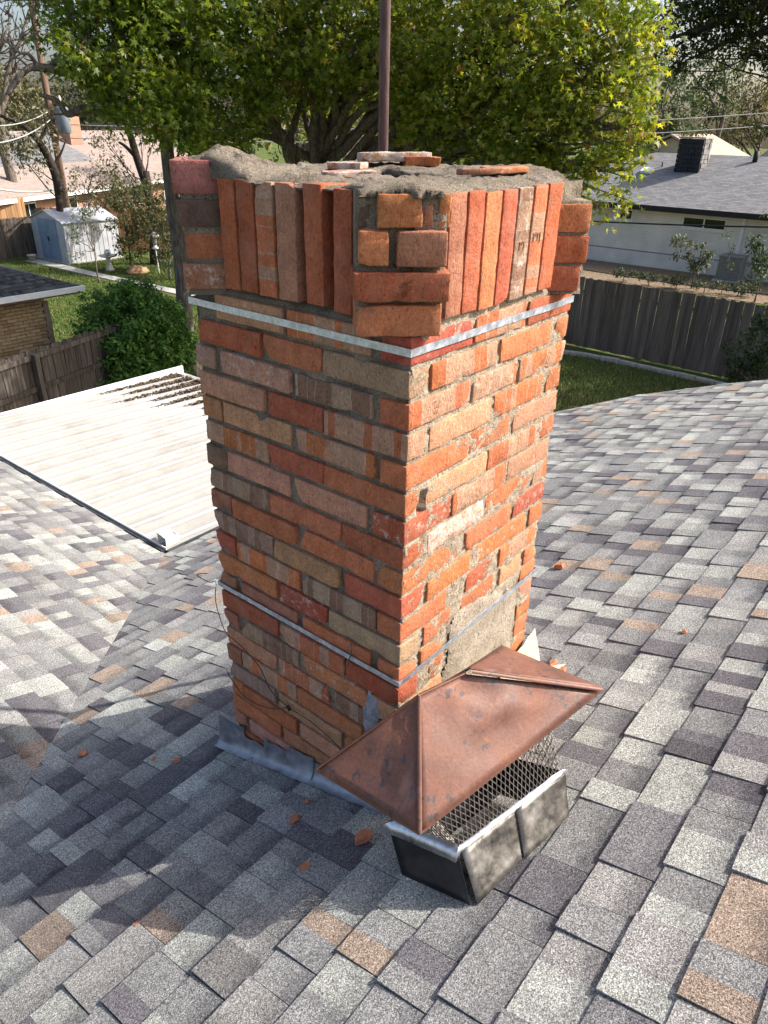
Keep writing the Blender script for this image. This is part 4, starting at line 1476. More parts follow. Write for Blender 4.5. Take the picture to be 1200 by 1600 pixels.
MB().box2((PX1 - 0.17, PY0 + 0.01, zP(PX1) - 0.17), (PX1 - 0.07, PY1 - 0.01, zP(PX1) - 0.02)).build('beam', M['white_paint'], pc)
eb = MB()
b0 = Vector((PX0 + 0.02, PY0 + 0.03, zP(PX0) + 0.01))
for a, b in (((0, 0, 0.005), (0.11, 0.004, 0.075)), ((0, 0.10, 0.005), (0.11, 0.104, 0.095)), ((0.105, 0.004, 0.005), (0.109, 0.10, 0.075))):
    eb.box2(b0 + Vector(a), b0 + Vector(b))
eb.add([b0 + Vector(p) for p in ((-0.004, -0.003, 0.076), (0.115, -0.003, 0.05), (0.115, 0.107, 0.07), (-0.004, 0.107, 0.098), (-0.004, -0.003, 0.080), (0.115, -0.003, 0.054), (0.115, 0.107, 0.074), (-0.004, 0.107, 0.102))],
       [(3, 2, 1, 0), (4, 5, 6, 7), (0, 1, 5, 4), (1, 2, 6, 5), (2, 3, 7, 6), (3, 0, 4, 7)])
eb.build('end_box', M['white_paint'], pc)['label'] = 'small open ended white metal box at the near corner'
# dead leaves washed down between the ribs
rl = random.Random(8)
lv, lf = [], []
for i in range(6, npan):
    y0 = PY0 + i * pw
    reach = rl.uniform(0.8, 1.5) * (0.45 + 0.55 * (i - 3) / (npan - 3))
    for k in range(int(620 * reach)):
        f = rl.random() ** 1.7
        x = PX1 - 0.02 - f * reach
        wdt = (1 - f) ** 0.6
        y = y0 + 0.04 + (pw - 0.05) * (0.5 + (rl.random() - 0.5) * wdt)
        s = rl.uniform(0.012, 0.03)
        c = Vector((x, y, zP(x) + 0.004 + rl.random() * 0.036 * wdt))
        R_ = Euler((rl.uniform(-.7, .7), rl.uniform(-.7, .7), rl.uniform(0, 6.3))).to_matrix()
        n = len(lv)
        lv += [c + R_ @ Vector(p) for p in ((-s, 0, 0), (0, -s * .5, s * .15), (s, 0, 0), (0, s * .5, s * .15))]
        lf.append((n, n + 1, n + 2, n + 3))
m = MB(); m.v, m.f = lv, lf
tag(m.build('leaf_litter', M['litter']), 'dark dead leaves caught between the ribs of the white patio cover', 'leaves', kind='stuff')

# ================================================================== the yards and houses behind
def ground_pt(x, y, z=GZ):
    return Vector((x, y, z))

def copies(name, me, mat, parent, locs, rots=None):
    for i, l in enumerate(locs):
        link(name, me, mat, parent, l, rot=rots[i] if rots else None)

def picket_fence(name, p0, p1, h, mat, label, group=None, pw=0.145, gap=0.006, dog=True, rails=(0.35, 1.0, 1.6), rail_side=1, seed=1, z=GZ):
    """a run of boards from p0 to p1, each board its own part"""
    rng = random.Random(seed)
    a, b = Vector((p0[0], p0[1], z)), Vector((p1[0], p1[1], z))
    d = (b - a); L = d.length; d.normalize()
    n = Vector((-d.y, d.x, 0)) * rail_side
    ang = math.atan2(d.y, d.x)
    f = thing(name, (a + b) / 2, label, 'fence', group)
    variants = []
    for v in range(4):
        w = pw - gap
        hh = h + rng.uniform(-0.02, 0.02)
        c = 0.035
        prof = [(-w / 2, 0.03), (w / 2, 0.03), (w / 2, hh - c), (w / 2 - c, hh), (-w / 2 + c, hh), (-w / 2, hh - c)] if dog else [(-w / 2, 0.03), (w / 2, 0.03), (w / 2, hh), (-w / 2, hh)]
        m = MB().prism([(x, 0, zz) for x, zz in prof], (0, -0.009, 0), (0, 0.009, 0))
        me = m.mesh('board')
        me.materials.append(mat)
        variants.append(me)
    k = int(L / pw)
    for i in range(k):
        p = a + d * (pw * (i + 0.5)) + Vector((0, 0, rng.uniform(-0.015, 0.015)))
        link('board', variants[i % 4], None, f, p, rot=(rng.uniform(-.006, .006), rng.uniform(-.008, .008), ang + rng.uniform(-.02, .02)))
    for r in rails:
        mid = (a + b) / 2 + n * 0.036 + Vector((0, 0, r))
        MB().box(mid, (L, 0.04, 0.09), Matrix.Rotation(ang, 3, 'Z')).build('rail', mat, f)
    np_ = max(2, int(L / 2.4))
    for i in range(np_ + 1):
        p = a + d * (L * i / np_) + n * 0.105
        MB().box(p + Vector((0, 0, h * 0.48)), (0.09, 0.09, h * 0.96), Matrix.Rotation(ang, 3, 'Z')).build('post', mat, f)
    return f

picket_fence('board_fence', (17.95, 10.6), (17.45, -1.5), 1.86, M['fence_right'], 'tall grey board fence across the right yard below the white house', rails=(0.4, 1.5), rail_side=1, seed=3, pw=0.115, gap=0.001, dog=False)
picket_fence('board_fence', (2.4, 11.2), (7.0, 12.7), 1.75, M['fence_dark'], 'dark weathered board fence beside the round green bush at left', rails=(0.45, 1.05, 1.62), rail_side=-1, seed=4)
picket_fence('board_fence', (8.0, 31.8), (15.6, 31.8), 1.6, M['fence_dark'], 'old grey board fence running up to the small shed', rails=(0.4, 1.3), rail_side=1, seed=5)
picket_fence('board_fence', (15.7, 32.6), (22.5, 26.2), 1.85, M['cedar'], 'orange cedar board fence behind the shed and shrubs', rails=(0.4, 1.5), rail_side=1, seed=6)
picket_fence('board_fence', (10.0, 36.4), (17.5, 37.2), 1.9, M['cedar'], 'tan cedar board fence farther off, left behind the shed', rails=(0.4, 1.5), rail_side=1, seed=7)

# garden path by the shed
path = MB()
pts_l = [(13.95, 30.9), (14.06, 26.93), (14.25, 22.5), (14.35, 20.0)]
pts_r = [(14.58, 30.9), (14.55, 26.9), (14.75, 22.3), (14.9, 20.0)]
for i in range(3):
    path.prism([(pts_l[i][0], pts_l[i][1], GZ), (pts_l[i + 1][0], pts_l[i + 1][1], GZ), (pts_r[i + 1][0], pts_r[i + 1][1], GZ), (pts_r[i][0], pts_r[i][1], GZ)], (0, 0, 0), (0, 0, 0.03))
tag(path.build('path', M['concrete']), kind='structure')

# stone edging along the right fence, a few loose blocks at its end
se = thing('stone_edging', (17.0, 5.0, GZ), 'low pale stone edging curving across the shaded lawn by the grey fence', 'edging')
rs = random.Random(21)
ed_pts = [(16.3, 9.5), (16.7, 8.0), (17.0, 7.0), (17.05, 6.0), (17.0, 5.0), (16.95, 4.0), (16.9, 2.6)]
M['stone'] = simple('edging_stone', (0.30, 0.28, 0.25), (0.46, 0.43, 0.39), 12, 0.9, bump=0.5)
for (x0, y0), (x1, y1) in zip(ed_pts[:-1], ed_pts[1:]):
    L = math.hypot(x1 - x0, y1 - y0)
    n = max(1, int(L / 0.4))
    for i in range(n):
        f = (i + 0.5) / n
        MB().box((x0 + (x1 - x0) * f, y0 + (y1 - y0) * f, GZ + 0.05), (0.13 + rs.uniform(-.02, .02), L / n - 0.02, 0.11 + rs.uniform(0, .03)), (0, 0, math.atan2(y1 - y0, x1 - x0) - math.pi / 2 + rs.uniform(-.05, .05))).build('stone', M['stone'], se)
for i, (x, y, s, lab) in enumerate(((17.5, 8.25, 0.34, 'squarish grey block on top at the left end of the grey fence'), (17.3, 8.0, 0.28, 'pale loose stone right of the block pile by the grey fence'), (17.55, 8.75, 0.3, 'dark loose stone left of the block pile by the grey fence'))):
    m = MB().box((x, y, GZ + s * 0.45), (s, s * 1.2, s * (1.6 if i == 0 else 0.8)), (rs.uniform(-.1, .1), rs.uniform(-.1, .1), rs.uniform(0, 1)))
    m.v = [v + Vector((rs.uniform(-.03, .03), rs.uniform(-.03, .03), rs.uniform(-.02, .02))) for v in m.v]
    tag(m.build('garden_stone', M['stone']), lab, 'stone', 'loose stones by the grey fence')

# ------------------------------------------------------------------ shed
M['shed_white'] = simple('shed_white_metal', (0.34, 0.35, 0.375), (0.43, 0.44, 0.46), 3, 0.5)
M['shed_blue'] = simple('shed_blue_metal', (0.16, 0.22, 0.30), (0.21, 0.28, 0.37), 3, 0.5)
sx0, sx1, sy0, sy1 = 14.85, 17.3, 28.9, 31.5
sh = thing('garden_shed', ((sx0 + sx1) / 2, (sy0 + sy1) / 2, GZ), 'small white metal garden shed with blue sliding doors and a low gable roof', 'shed')
ev, pk = GZ + 1.62, GZ + 1.98
my = (sy0 + sy1) / 2
w = MB().prism([(sx0, sy0, GZ), (sx0, sy1, GZ), (sx0, sy1, ev), (sx0, my, pk), (sx0, sy0, ev)], (0, 0, 0), (sx1 - sx0, 0, 0))
w.build('wall', M['shed_white'], sh)
for i in range(11):
    x = sx0 + 0.1 + i * 0.225
    MB().box2((x, sy0 - 0.014, GZ + 0.05), (x + 0.03, sy0 - 0.001, ev - 0.03)).build('wall_rib', M['shed_white'], sh)
for y0, y1 in ((my + 0.01, my + 0.72), (my - 0.72, my - 0.01)):
    d = MB().box2((sx0 - 0.03, y0, GZ + 0.06), (sx0 - 0.004, y1, GZ + 1.66)).build('door', M['shed_blue'], sh)
    MB().box2((sx0 - 0.055, my - 0.06 if y0 < my else my + 0.03, GZ + 0.8), (sx0 - 0.031, my - 0.03 if y0 < my else my + 0.06, GZ + 0.98)).build('handle', M['gutter_dark'], d)
    d['label'] = 'blue sliding door'
for a, b in ((sy0 - 0.08, my), (sy1 + 0.08, my)):
    za = ev - 0.05
    m = MB().add([(sx0 - 0.08, a, za), (sx1 + 0.05, a, za), (sx1 + 0.05, b, pk + 0.01), (sx0 - 0.08, b, pk + 0.01), (sx0 - 0.08, a, za + 0.025), (sx1 + 0.05, a, za + 0.025), (sx1 + 0.05, b, pk + 0.035), (sx0 - 0.08, b, pk + 0.035)],
                 [(3, 2, 1, 0), (4, 5, 6, 7), (0, 1, 5, 4), (1, 2, 6, 5), (2, 3, 7, 6), (3, 0, 4, 7)])
    m.build('roof', M['shed_white'], sh)
MB().box2((sx0 - 0.1, sy0 - 0.1, GZ), (sx1 + 0.05, sy1 + 0.05, GZ + 0.045)).build('base_slab', M['concrete'], sh)

# birdbath with a gazing ball, feeder, boulder, pot
bb_ = thing('birdbath', (15.23, 26.56, GZ), 'pale stone birdbath carrying a mirrored ball beside the path', 'birdbath')
M['bath'] = simple('cast_stone', (0.42, 0.38, 0.33), (0.58, 0.54, 0.48), 10, 0.9)
MB().lathe([(0.17, 0), (0.17, 0.06), (0.12, 0.1), (0.08, 0.3), (0.07, 0.42), (0.11, 0.5)], (15.23, 26.56, GZ)).build('pedestal', M['bath'], bb_, True)
MB().lathe([(0.10, 0.49), (0.26, 0.53), (0.36, 0.58), (0.34, 0.60), (0.22, 0.56), (0.02, 0.55)], (15.23, 26.56, GZ)).build('bowl', M['bath'], bb_, True)
ball = [(0.13 * math.sin(math.pi * i / 10) + 0.001, 0.55 + 0.13 - 0.13 * math.cos(math.pi * i / 10)) for i in range(11)]
MB().lathe(ball, (15.23, 26.56, GZ)).build('ball', galv_mat('mirror_ball', (0.45, 0.45, 0.45), (0.7, 0.7, 0.7), 0.15, 6), bb_, True)
fd = thing('bird_feeder', (16.27, 24.75, GZ), 'white bird feeder shaped like a lantern on a thin pole', 'bird feeder')
MB().tube([(16.27, 24.75, GZ), (16.24, 24.77, GZ + 0.95)], 0.02, 8).build('pole', M['white_paint'], fd)
MB().lathe([(0.05, 0.9), (0.13, 0.93), (0.13, 0.96), (0.07, 1.0), (0.07, 1.05)], (16.24, 24.77, GZ)).build('tray', M['white_paint'], fd, True)
MB().lathe([(0.075, 1.05), (0.085, 1.25), (0.08, 1.38)], (16.24, 24.77, GZ)).build('seed_tube', M['bath'], fd, True)
MB().lathe([(0.21, 1.36), (0.20, 1.40), (0.09, 1.5), (0.02, 1.56)], (16.24, 24.77, GZ)).build('roof', M['white_paint'], fd, True)
def rock(c, s, mat, name, lab, cat, seed):
    m = MB()
    seg, ring = 14, 9
    for i in range(ring + 1):
        th = math.pi * i / ring
        for k in range(seg):
            ph = 2 * math.pi * k / seg
            v = Vector((math.sin(th) * math.cos(ph), math.sin(th) * math.sin(ph), math.cos(th)))
            r = 1 + 0.35 * fbm(v * 1.6 + Vector((seed, 0, 0)), 3)
            m.v.append(Vector(c) + Vector((v.x * s[0], v.y * s[1], max(-0.4, v.z) * s[2])) * r)
    for i in range(ring):
        for k in range(seg):
            m.f.append((i * seg + k, (i + 1) * seg + k, (i + 1) * seg + (k + 1) % seg, i * seg + (k + 1) % seg))
    return tag(m.build(name, mat, smooth=True), lab, cat)
rock((15.6, 25.2, GZ + 0.1), (0.42, 0.3, 0.2), simple('tan_rock', (0.30, 0.17, 0.09), (0.42, 0.26, 0.15), 8, 0.9, bump=0.5), 'boulder', 'low reddish boulder in the grass between birdbath and feeder', 'boulder', 4)
pot = MB().lathe([(0.12, 0), (0.17, 0.2), (0.19, 0.2), (0.19, 0.23), (0.15, 0.23), (0.14, 0.12)], (14.2, 30.7, GZ + 0.03))
tag(pot.build('plant_pot', M['bath'], smooth=True), 'small pale pot on the path at the corner of the shed', 'pot')

# ------------------------------------------------------------------ tan brick house at the left edge
lh = thing('neighbour_house', (4.5, 17.0, GZ), 'tan brick house corner at the left edge with dark shingles and a white gutter', 'house')
ex1, ey0, ez = 6.84, 13.75, -2.68
wx1, wy0 = 6.25, 14.2
MB().box2((-2.0, wy0 + 0.03, GZ), (wx1 - 0.03, 22.0, ez - 0.02)).build('wall', simple('tan_mortar', (0.33, 0.27, 0.19), (0.42, 0.35, 0.25), 30, 0.9), lh)
tb = []
for k in range(3):
    cs = [(0.44, 0.30, 0.155), (0.50, 0.36, 0.20), (0.33, 0.215, 0.11)][k]
    mt = simple('tan_brick', tuple(c * 0.8 for c in cs), cs, 25, 0.9)
    me = MB().box((0, 0, 0), (0.20, 0.05, 0.057)).mesh('brick'); me.materials.append(mt)
    mes = MB().box((0, 0, 0), (0.057, 0.05, 0.20)).mesh('brick'); mes.materials.append(mt)
    tb.append((me, mes))
rt = random.Random(31)
tot = 0
for r in range(24):
    z = ez - 0.30 - r * 0.069
    off = 0.105 if r % 2 else 0.0
    for i in range(8):
        x = wx1 - 0.10 - off - i * 0.212
        if in_view((x, wy0, z), 20) and x > 4.6:
            link('brick', tb[rt.choice((0, 0, 1, 2))][0], None, lh, (x, wy0 + 0.012, z))
for i in range(24):                                       # a row of upright bricks under the eave
    link('brick', tb[rt.choice((0, 0, 1, 2))][1], None, lh, (wx1 - 0.035 - i * 0.069, wy0 + 0.012, ez - 0.155))
MB().box2((wx1 - 0.05, wy0 - 0.02, ez - 1.3), (wx1 + 0.06, wy0 + 0.04, ez - 0.3)).build('trim', simple('brown_trim', (0.2, 0.15, 0.11), (0.3, 0.23, 0.17), 10), lh)
rd = MB()
ry = 18.6
apex = Vector((ex1 - (ry - ey0), ry, ez + (ry - ey0) * S))
rd.add([(-3, ey0, ez), (ex1, ey0, ez), apex, (-3, ry, ez + (ry - ey0) * S)], [(0, 1, 2, 3)])
rd.add([(ex1, ey0, ez), (ex1, 23.4, ez), apex], [(0, 1, 2)])
rd.build('roof', M['underlay'], lh)
def lay_left_roof():
    O = Vector((ex1, ey0, ez + 0.004)); U = Vector((-1, 0, 0)); V = Vector((0, 1, S)) / SQ; N = Vector((0, -S, 1)) / SQ
    hp = [(-1, 1 / SQ, 0.0), (1, 0, 7.0), (0, 1, (ry - ey0) * SQ)]
    lay_shingles(O, U, V, N, 0.143, 34, -0.2, 6.5, hp, 41, lh, n_single=0, tone=0.30, vis=False)
lay_left_roof()
MB().box2((-3, ey0 - 0.10, ez - 0.10), (ex1 + 0.06, ey0 - 0.01, ez + 0.0)).build('gutter', M['white_paint'], lh)
MB().box2((-3, ey0 + 0.0, ez - 0.15), (ex1, wy0 + 0.02, ez - 0.03)).build('soffit', simple('brown_soffit', (0.16, 0.12, 0.09), (0.2, 0.16, 0.12), 6), lh)
MB().box2((ex1 - 0.02, ey0, ez - 0.14), (ex1 + 0.03, 23.4, ez - 0.01)).build('fascia', M['fascia'], lh)

# ------------------------------------------------------------------ white painted house on the right
def pbrick_mat(name, c1, c2, c3):
    t = NT(name)
    p = t.pos()
    br = t.new('TexBrick')
    cmb = t.new('CombineXYZ')
    sep = t.new('SeparateXYZ')
    t.t.links.new(p, sep.inputs[0])
    t.t.links.new(t.math('ADD', sep.outputs[0], sep.outputs[1]), cmb.inputs[0])
    t.t.links.new(sep.outputs[2], cmb.inputs[1])
    t.t.links.new(cmb.outputs[0], br.inputs['Vector'])
    br.inputs['Color1'].default_value = c1 + (1,)
    br.inputs['Color2'].default_value = c2 + (1,)
    br.inputs['Mortar'].default_value = c3 + (1,)
    br.inputs['Scale'].default_value = 1.0
    br.inputs['Brick Width'].default_value = 0.21
    br.inputs['Row Height'].default_value = 0.07
    br.inputs['Mortar Size'].default_value = 0.008
    col = t.mix(1.0, br.outputs[0], t.ramp(t.noise(p, 1.2, 5), [(0.3, 0.82), (0.7, 1.08)]), 'MULTIPLY')
    t.bump(br.outputs['Fac'], -0.5, 0.01)
    return t.done(col, 0.8, 0, 0.2)
M['white_brick'] = pbrick_mat('white_painted_brick', (0.74, 0.69, 0.61), (0.78, 0.73, 0.65), (0.58, 0.54, 0.48))
def far_roof_mat(name, c1, c2, scale=1.0):
    t = NT(name)
    p = t.pos()
    br = t.new('TexBrick')
    cmb = t.new('CombineXYZ')
    sep = t.new('SeparateXYZ')
    t.t.links.new(p, sep.inputs[0])
    t.t.links.new(t.math('ADD', sep.outputs[1], t.math('MULTIPLY', sep.outputs[0], 0.15)), cmb.inputs[0])
    t.t.links.new(sep.outputs[2], cmb.inputs[1])
    t.t.links.new(cmb.outputs[0], br.inputs['Vector'])
    br.inputs['Color1'].default_value = c1 + (1,)
    br.inputs['Color2'].default_value = c2 + (1,)
    br.inputs['Mortar'].default_value = tuple(x * 0.55 for x in c1) + (1,)
    br.inputs['Scale'].default_value = scale
    br.inputs['Brick Width'].default_value = 0.30
    br.inputs['Row Height'].default_value = 0.048
    br.inputs['Mortar Size'].default_value = 0.004
    br.inputs['Bias'].default_value = 0.0
    col = t.mix(1.0, br.outputs[0], t.ramp(t.noise(p, 9, 5, 0.7), [(0.3, 0.75), (0.7, 1.25)]), 'MULTIPLY')
    t.bump(br.outputs['Fac'], -0.6, 0.01)
    return t.done(col, 0.9, 0, 0.15)
M['roof_grey'] = far_roof_mat('grey_asphalt_roof', (0.15, 0.148, 0.15), (0.225, 0.22, 0.22))
M['roof_pink'] = far_roof_mat('pinkish_asphalt_roof', (0.27, 0.215, 0.185), (0.33, 0.265, 0.23))
M['black_trim'] = simple('black_trim', (0.012, 0.012, 0.013), (0.022, 0.022, 0.024), 4, 0.6)
rh = thing('white_house', (36, 10, GZ), 'single storey white brick house with a dark grey hipped roof, on the right', 'house')
HX, HEX, HEZ = 32.2, 31.6, -2.46
HY0, HY1 = -4.0, 18.6
MB().box2((HX, HY0, GZ), (43.0, HY1, HEZ + 0.05)).build('wall', M['white_brick'], rh)
RX = 37.2; RZ = HEZ + (RX - HEX) * S
hy1 = HY1 + 0.6
r1 = MB().add([(HEX, HY0 - 0.6, HEZ), (HEX, hy1, HEZ), (RX, hy1 - (RX - HEX), RZ), (RX, HY0 + 5.5, RZ)], [(3, 2, 1, 0)])
r1.add([(HEX, hy1, HEZ), (43.8, hy1, HEZ), (RX, hy1 - (RX - HEX), RZ)], [(2, 1, 0)])
r1.add([(43.8, hy1, HEZ), (43.8, HY0 - 0.6, HEZ), (RX, HY0 + 5.5, RZ), (RX, hy1 - (RX - HEX), RZ)], [(3, 2, 1, 0)])
r1.add([(43.8, HY0 - 0.6, HEZ), (HEX, HY0 - 0.6, HEZ), (RX, HY0 + 5.5, RZ)], [(2, 1, 0)])
rfo = r1.build('roof', M['roof_grey'], rh)
MB().box2((HEX - 0.03, HY0 - 0.6, HEZ - 0.20), (HEX - 0.001, hy1, HEZ + 0.012)).build('fascia', M['black_trim'], rh)
MB().box2((HEX, HY0 - 0.5, HEZ - 0.06), (HX, hy1, HEZ - 0.03)).build('soffit', M['white_paint'], rh)
for y0, y1, z0, z1, n in ((8.28, 10.06, -3.24, -2.80, 2), (12.25, 12.86, -3.16, -2.72, 2), (14.9, 16.3, -3.5, -2.8, 2), (1.6, 3.2, -3.6, -2.8, 2)):
    wd = MB()
    fr_ = 0.05
    for a, b in (((HX - 0.03, y0, z1 - fr_), (HX + 0.02, y1, z1)), ((HX - 0.03, y0, z0), (HX + 0.02, y1, z0 + fr_)), ((HX - 0.03, y0, z0 + fr_), (HX + 0.02, y0 + fr_, z1 - fr_)), ((HX - 0.03, y1 - fr_, z0 + fr_), (HX + 0.02, y1, z1 - fr_)), ((HX - 0.028, (y0 + y1) / 2 - 0.03, z0 + fr_), (HX + 0.02, (y0 + y1) / 2 + 0.03, z1 - fr_))):
        wd.box2(a, b)
    wo = wd.build('window', M['white_paint'], rh)
    for a, b in ((y0 + fr_, (y0 + y1) / 2 - 0.03), ((y0 + y1) / 2 + 0.03, y1 - fr_)):
        MB().box2((HX - 0.008, a, z0 + fr_), (HX - 0.003, b, z1 - fr_)).build('pane', M['glass'], wo)
    MB().box2((HX - 0.06, y0 - 0.05, z0 - 0.07), (HX - 0.001, y1 + 0.05, z0 - 0.003)).build('sill', M['white_paint'], wo)
MB().box2((HX - 0.07, 7.55, GZ + 0.1), (HX - 0.002, 7.67, HEZ - 0.25)).build('downpipe', M['white_paint'], rh)
MB().box2((HX - 0.014, HY0, GZ + 0.60), (HX - 0.001, HY1, GZ + 0.64)).build('cable_run', M['fascia'], rh)
# black stone chimney on that roof
cx0, cx1, cy0_, cy1_ = 35.1, 36.2, 10.75, 11.85
M['black_stone'] = simple('black_painted_stone', (0.010, 0.010, 0.013), (0.022, 0.022, 0.027), 3, 0.5, bump=1.0, bscale=5, bdist=0.1)
ck = bpy.data.objects.new('roof_chimney', None); COL.objects.link(ck); ck.parent = rh; WLOC[ck.name] = WLOC[rh.name].copy()
rs2 = random.Random(55)
def stone_stack():
    zt = 0.06
    MB().box2((cx0 + 0.06, cy0_ + 0.06, -1.7), (cx1 - 0.06, cy1_ - 0.06, zt - 0.04)).build('core', M['black_stone'], rh).parent = ck
    z = -1.62
    while z < zt - 0.05:
        h = rs2.uniform(0.14, 0.24)
        h = min(h, zt - z)
        y = cy0_
        while y < cy1_ - 0.02:
            l = min(rs2.uniform(0.2, 0.45), cy1_ - y)
            MB().box2((cx0 + rs2.uniform(-.03, .02), y + 0.008, z + 0.008), (cx0 + 0.12, y + l - 0.008, z + h - 0.008)).build('stone', M['black_stone'], rh).parent = ck
            y += l
        x = cx0 + 0.125
        while x < cx1 - 0.02:
            l = min(rs2.uniform(0.2, 0.45), cx1 - x)
            MB().box2((x + 0.008, cy0_ + rs2.uniform(-.03, .02), z + 0.008), (x + l - 0.008, cy0_ + 0.12, z + h - 0.008)).build('stone', M['sunlit_stone'], rh).parent = ck
            x += l
        z += h
M['sunlit_stone'] = simple('sunlit_stone', (0.10, 0.10, 0.10), (0.24, 0.23, 0.22), 4, 0.7, bump=0.6, bscale=9)  # lighter copy of the black stone, sunlight on that side painted in
stone_stack()
MB().box2((cx0 - 0.03, cy0_ - 0.03, 0.06), (cx1 + 0.03, cy1_ + 0.03, 0.12)).build('cap_slab', simple('buff_cap', (0.3, 0.24, 0.16), (0.4, 0.33, 0.24), 8), rh).parent = ck
# vents and pipes on the white house roof
def on_far(x, y, h=0.0):
    return Vector((x, y, HEZ + (x - HEX) * S + h))
for x, y, r, h, nm, mt in ((34.0, 13.3, 0.06, 0.35, 'vent_pipe', 'black_trim'), (36.6, 8.9, 0.11, 0.42, 'vent_pipe', 'black_trim'), (35.6, 12.6, 0.03, 0.2, 'vent_pipe', 'black_trim')):
    MB().tube([on_far(x, y, -0.05), on_far(x, y, h)], r, 10).build(nm, M[mt], rh, True)
MB().box(on_far(34.9, 13.0, 0.08), (0.42, 0.48, 0.12), (0, -math.atan(S), 0)).build('roof_vent', M['white_paint'], rh)
# air conditioner
ac = thing('air_conditioner', (31.3, 7.45, GZ), 'grey box shaped air conditioner standing against the white house', 'air conditioner')
M['ac'] = simple('ac_grey', (0.16, 0.16, 0.15), (0.22, 0.22, 0.205), 6, 0.6)
MB().box2((30.9, 7.05, GZ + 0.08), (31.75, 7.9, GZ + 0.95)).build('cabinet', M['ac'], ac)
for i in range(9):
    MB().box2((30.88, 7.09, GZ + 0.14 + i * 0.085), (30.9, 7.86, GZ + 0.17 + i * 0.085)).build('louvre', M['fascia'], ac)
MB().box2((30.86, 7.01, GZ + 0.95), (31.79, 7.94, GZ + 1.0)).build('lid', M['ac'], ac)
MB().box2((30.8, 6.95, GZ), (31.85, 8.0, GZ + 0.08)).build('pad', M['concrete'], ac)
# bare soil bed along that wall
bed = MB().prism([(27.6, -2, GZ), (32.1, -2, GZ), (32.1, 17, GZ), (27.6, 17, GZ)], (0, 0, 0), (0, 0, 0.012))
tag(bed.build('soil', simple('leafy_soil', (0.11, 0.075, 0.045), (0.26, 0.19, 0.12), 9, 0.95, bump=0.5)), kind='structure')

# ------------------------------------------------------------------ farther houses
def far_house(name, x0, x1, y0, y1, zb, ze, zr, wall, roof, label, axis='x', over=0.5):
    h = thing(name, ((x0 + x1) / 2, (y0 + y1) / 2, zb), label, 'house')
    MB().box2((x0, y0, zb), (x1, y1, ze)).build('wall', wall, h)
    m = MB()
    X0, X1, Y0, Y1 = x0 - over, x1 + over, y0 - over, y1 + over
    if axis == 'x':
        d = (Y1 - Y0) / 2
        A, B_ = Vector((X0 + d, (Y0 + Y1) / 2, zr)), Vector((X1 - d, (Y0 + Y1) / 2, zr))
    else:
        d = (X1 - X0) / 2
        A, B_ = Vector(((X0 + X1) / 2, Y0 + d, zr)), Vector(((X0 + X1) / 2, Y1 - d, zr))
    c = [Vector((X0, Y0, ze)), Vector((X1, Y0, ze)), Vector((X1, Y1, ze)), Vector((X0, Y1, ze))]
    if axis == 'x':
        m.add(c + [A, B_], [(0, 1, 5, 4), (1, 2, 5), (2, 3, 4, 5), (3, 0, 4)])
    else:
        m.add(c + [A, B_], [(0, 1, 4), (1, 2, 5, 4), (2, 3, 5), (3, 0, 4, 5)])
    m.build('roof', roof, h)
    fb = MB()
    fb.box2((X0 - 0.02, Y0 - 0.02, ze - 0.2), (X1 + 0.02, Y0, ze + 0.01)).box2((X0 - 0.02, Y1, ze - 0.2), (X1 + 0.02, Y1 + 0.02, ze + 0.01))
    fb.box2((X0 - 0.02, Y0, ze - 0.2), (X0, Y1, ze + 0.01)).box2((X1, Y0, ze - 0.2), (X1 + 0.02, Y1, ze + 0.01))
    fb.build('fascia', M['white_paint'], h)
    return h
M['red_wall'] = pbrick_mat('red_brick_wall', (0.32, 0.13, 0.08), (0.38, 0.17, 0.10), (0.35, 0.3, 0.25))
# the pinkish roofed house stands askew to the street grid
ph = thing('far_house', (22, 42, GZ), 'long red brick house with a pinkish shingle roof behind the cedar fence, upper left', 'house')
PE, PN = Vector((0.895, 0.446, 0)), Vector((-0.446, 0.895, 0))
def pk_(s_, d_, z_):
    return Vector((16.0, 36.6, z_)) + PE * s_ + PN * d_
def slab(pts, th):
    return MB().prism(pts, (0, 0, 0), (0, 0, th))
MB().prism([pk_(-8, 0.6, GZ), pk_(26, 0.6, GZ), pk_(26, 15.4, GZ), pk_(-8, 15.4, GZ)], (0, 0, 0), (0, 0, 1.72)).build('wall', M['red_wall'], ph)
zr_ = -3.2 + 8 * 0.335
for pts in ([pk_(-9, 0, -3.2), pk_(27, 0, -3.2), pk_(27, 8, zr_), pk_(-9, 8, zr_)], [pk_(27, 16, -3.2), pk_(-9, 16, -3.2), pk_(-9, 8, zr_), pk_(27, 8, zr_)]):
    slab(pts, 0.05).build('roof', M['roof_pink'], ph)
slab([pk_(-9, 3.3, -3.2 + 3.3 * 0.335 + 0.06), pk_(13.4, 3.3, -3.2 + 3.3 * 0.335 + 0.06), pk_(14.6, 7.0, -3.2 + 7.0 * 0.335 + 0.06), pk_(-9, 7.0, -3.2 + 7.0 * 0.335 + 0.06)], 0.12).build('roof_wing', M['roof_grey'], ph)['label'] = 'roof wing slope with its shade painted in grey'  # flat slab; the shade on the wing's slope is put into its grey
MB().add([pk_(-9, -0.03, -3.36), pk_(27, -0.03, -3.36), pk_(27, -0.03, -3.17), pk_(-9, -0.03, -3.17)], [(0, 1, 2, 3)]).build('fascia', M['white_paint'], ph)
rotp = Matrix.Rotation(math.atan2(PE.y, PE.x), 3, 'Z')
cc_ = pk_(15.6, 6.2, -0.55)
MB().box(cc_, (1.3, 1.1, 1.9), rotp).build('chimney_stack', M['red_wall'], ph)
MB().box(cc_ + Vector((0, 0, 1.02)), (1.0, 0.9, 0.14), rotp).build('chimney_cap', M['concrete'], ph)
